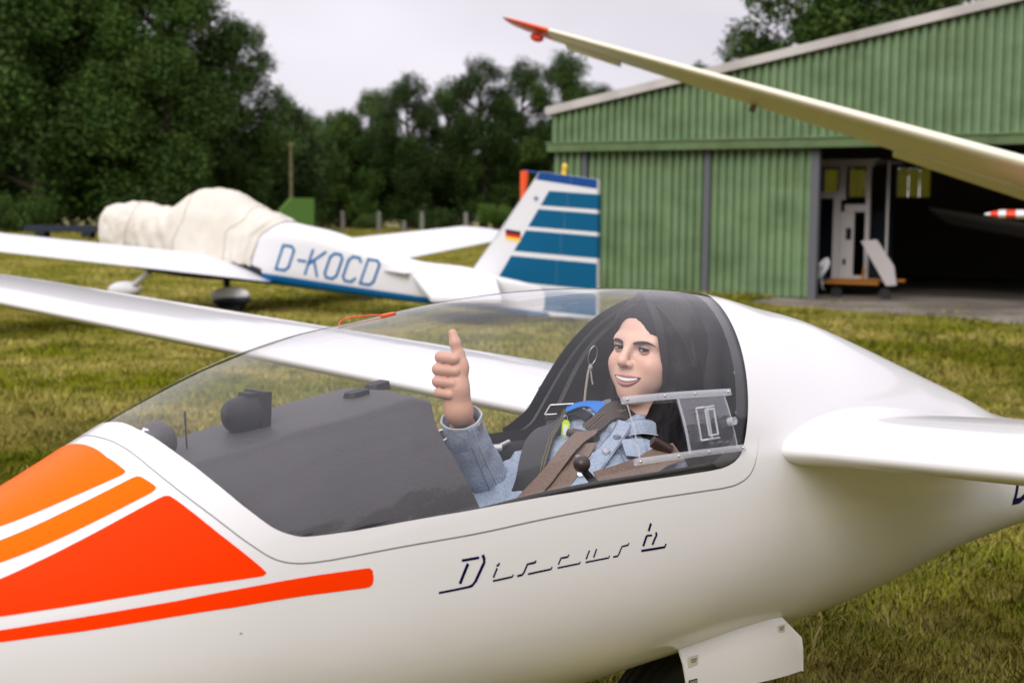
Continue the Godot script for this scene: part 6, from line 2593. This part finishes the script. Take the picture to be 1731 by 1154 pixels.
	ribbon(b, j, [Vector3(1.690, 0.130, 0.185), Vector3(1.652, 0.122, 0.176), Vector3(1.610, 0.106, 0.170), Vector3(1.560, 0.094, 0.165), Vector3(1.500, 0.080, 0.150)], 0.050, 0.012, 0.003)
	part("strap", b, M.belt, w)
	b = Mb.new()
	ribbon(b, j, [Vector3(1.745, 0.196, 0.0), Vector3(1.690, 0.200, 0.010), Vector3(1.659, 0.178, 0.003), Vector3(1.637, 0.158, -0.010)], 0.048, 0.010, 0.003)
	part("upper_strap", b, M.belt_dark, w)
	b = Mb.new()
	for k in 5:
		var o := (k - 2) * 0.0085
		var l := []
		for p in [Vector3(1.690, 0.200, 0.010), Vector3(1.674, 0.190, 0.007), Vector3(1.659, 0.178, 0.003), Vector3(1.645, 0.165, -0.004)]:
			var g := j.grad(p)
			l.append(p + g * 0.0135 + CAM_R * o)
		b.tube(l, [0.0012], 4)
	stuff(part("strap_weave", b, M.belt, w))
	var bk := j.grad(Vector3(1.633, 0.155, -0.025))
	var bb := Basis(Vector3(0.25, -0.12, 0.96).normalized(), bk, Vector3(0.25, -0.12, 0.96).normalized().cross(bk)).orthonormalized()
	b = Mb.new()
	b.box(Vector3(1.636, 0.157, -0.018) - CAM_U * 0.022 + bk * 0.022, Vector3(0.066, 0.012, 0.020), bb)
	b.tube([Vector3(1.630, 0.153, -0.018) - CAM_U * 0.022 + bk * 0.028 - bb.x * 0.033, Vector3(1.630, 0.153, -0.018) - CAM_U * 0.022 + bk * 0.028 + bb.x * 0.033], [0.0085], 12)
	part("buckle", b, M.brown, w)
	b = Mb.new()
	b.box(Vector3(1.612, 0.148, -0.004) - CAM_U * 0.022 + bk * 0.018, Vector3(0.058, 0.004, 0.026), bb)
	part("buckle_plate", b, M.black, w)
	# second buckle seen through the open window
	b = Mb.new()
	var p2 := Vector3(1.665, 0.135, 0.165)
	var g2 := j.grad(p2)
	var b2 := Basis(Vector3(0.75, -0.45, 0.45).normalized(), g2, Vector3(0.75, -0.45, 0.45).normalized().cross(g2)).orthonormalized()
	b.tube([p2 + g2 * 0.022 - b2.x * 0.022, p2 + g2 * 0.022 + b2.x * 0.022], [0.010], 12)
	b.box(p2 + g2 * 0.016, Vector3(0.05, 0.01, 0.022), b2)
	part("buckle", b, M.brown, w)
	# black padded side strap with yellow stitching, blue shoulder pad, steel buckle frame
	var pad := [Vector3(1.700, 0.175, -0.155), Vector3(1.655, 0.160, -0.120), Vector3(1.600, 0.148, -0.092), Vector3(1.545, 0.128, -0.062), Vector3(1.500, 0.100, -0.028), Vector3(1.462, 0.070, 0.004), Vector3(1.43, 0.04, 0.02)]
	b = Mb.new()
	ribbon(b, j, pad, 0.062, 0.012, 0.006)
	part("padded_strap", b, M.hood if false else mat(lin(0.03, 0.03, 0.033), 0.7), w)
	for o in [0.022, 0.028]:
		for i in pad.size() - 1:
			b = Mb.new()
			var l := []
			for e in 6:
				var pp: Vector3 = pad[i].lerp(pad[i + 1], e / 5.0)
				var g := j.grad(pp)
				var d: Vector3 = (pad[i + 1] - pad[i]).normalized()
				var sd := g.cross(d).normalized()
				if sd.dot(CAM_R) < 0.0: sd = -sd
				l.append(pp + g * 0.0192 + sd * o)
			b.tube(l, [0.00045], 4)
			part("stitching", b, M.yellow_thread, w)
	b = Mb.new()
	ribbon(b, j, [Vector3(1.684, 0.184, -0.115), Vector3(1.698, 0.195, -0.085), Vector3(1.699, 0.198, -0.045), Vector3(1.684, 0.192, -0.005)], 0.028, 0.014, 0.006)
	part("shoulder_pad", b, M.bluepad, w)
	b = Mb.new()
	ribbon(b, j, [Vector3(1.655, 0.168, -0.150), Vector3(1.676, 0.180, -0.112), Vector3(1.680, 0.184, -0.070), Vector3(1.664, 0.180, -0.028)], 0.022, 0.010, 0.005)
	part("pad_lining", b, M.black, w)
	b = Mb.new()
	var fc := Vector3(1.690, 0.190, -0.160) + CAM_R * 0.010 - CAM_U * 0.014 - CAM_F * 0.030 + j.grad(Vector3(1.69, 0.19, -0.160)) * 0.022
	var fr := []
	for k in [[-0.030, -0.011], [0.022, -0.008], [0.032, 0.013], [-0.018, 0.010]]:
		fr.append(fc + CAM_R * float(k[0]) + CAM_U * float(k[1]))
	for k in 4:
		b.tube([fr[k], fr[(k + 1) % 4]], [0.0024], 7)
	part("steel_frame", b, M.steel, w)
	b = Mb.new()
	b.face([fr[0] + CAM_F * 0.003, fr[1] + CAM_F * 0.003, fr[2] + CAM_F * 0.003, fr[3] + CAM_F * 0.003], -CAM_F)
	part("frame_webbing", b, M.black, w)
	# key tag hanging from the buckle
	var kt := thing("key_tag", "yellow-green plastic key tag hanging on the harness at the woman's shoulder", "key tag", glider_xf)
	var kc := Vector3(1.637, 0.163, -0.088) + CAM_R * 0.010 - CAM_U * 0.026 - CAM_F * 0.028 + j.grad(Vector3(1.637, 0.163, -0.088)) * 0.026
	b = Mb.new()
	var kb := Basis(CAM_R, CAM_U, -CAM_F) * Basis(Vector3(0, 0, 1), -0.12)
	var q := []
	var qb := []
	for k in [[-0.0075, -0.017], [-0.0045, -0.0205], [0.0045, -0.0205], [0.0085, -0.017], [0.0085, 0.013], [0.004, 0.0195], [-0.004, 0.0195], [-0.0085, 0.013]]:
		q.append(kc + kb * Vector3(k[0], k[1], 0.002))
		qb.append(kc + kb * Vector3(k[0], k[1], -0.002))
	b.face(q, kb.z)
	b.face(qb, -kb.z)
	for k in 8: b.face([q[k], q[(k + 1) % 8], qb[(k + 1) % 8], qb[k]], q[k] - kc)
	part("tag_case", b, M.lime, kt)
	b = Mb.new()
	b.box(kc + kb * Vector3(0, -0.002, 0.0026), Vector3(0.010, 0.022, 0.001), kb)
	part("paper_slip", b, M.paper, kt)
	b = Mb.new()
	var kr := []
	for k in 13:
		var an := TAU * k / 12.0
		kr.append(kc + kb * Vector3(-0.003 + 0.005 * sin(an), 0.022 + 0.007 * cos(an), 0.001))
	b.tube(kr, [0.0009], 5)
	part("split_ring", b, M.steel, kt)
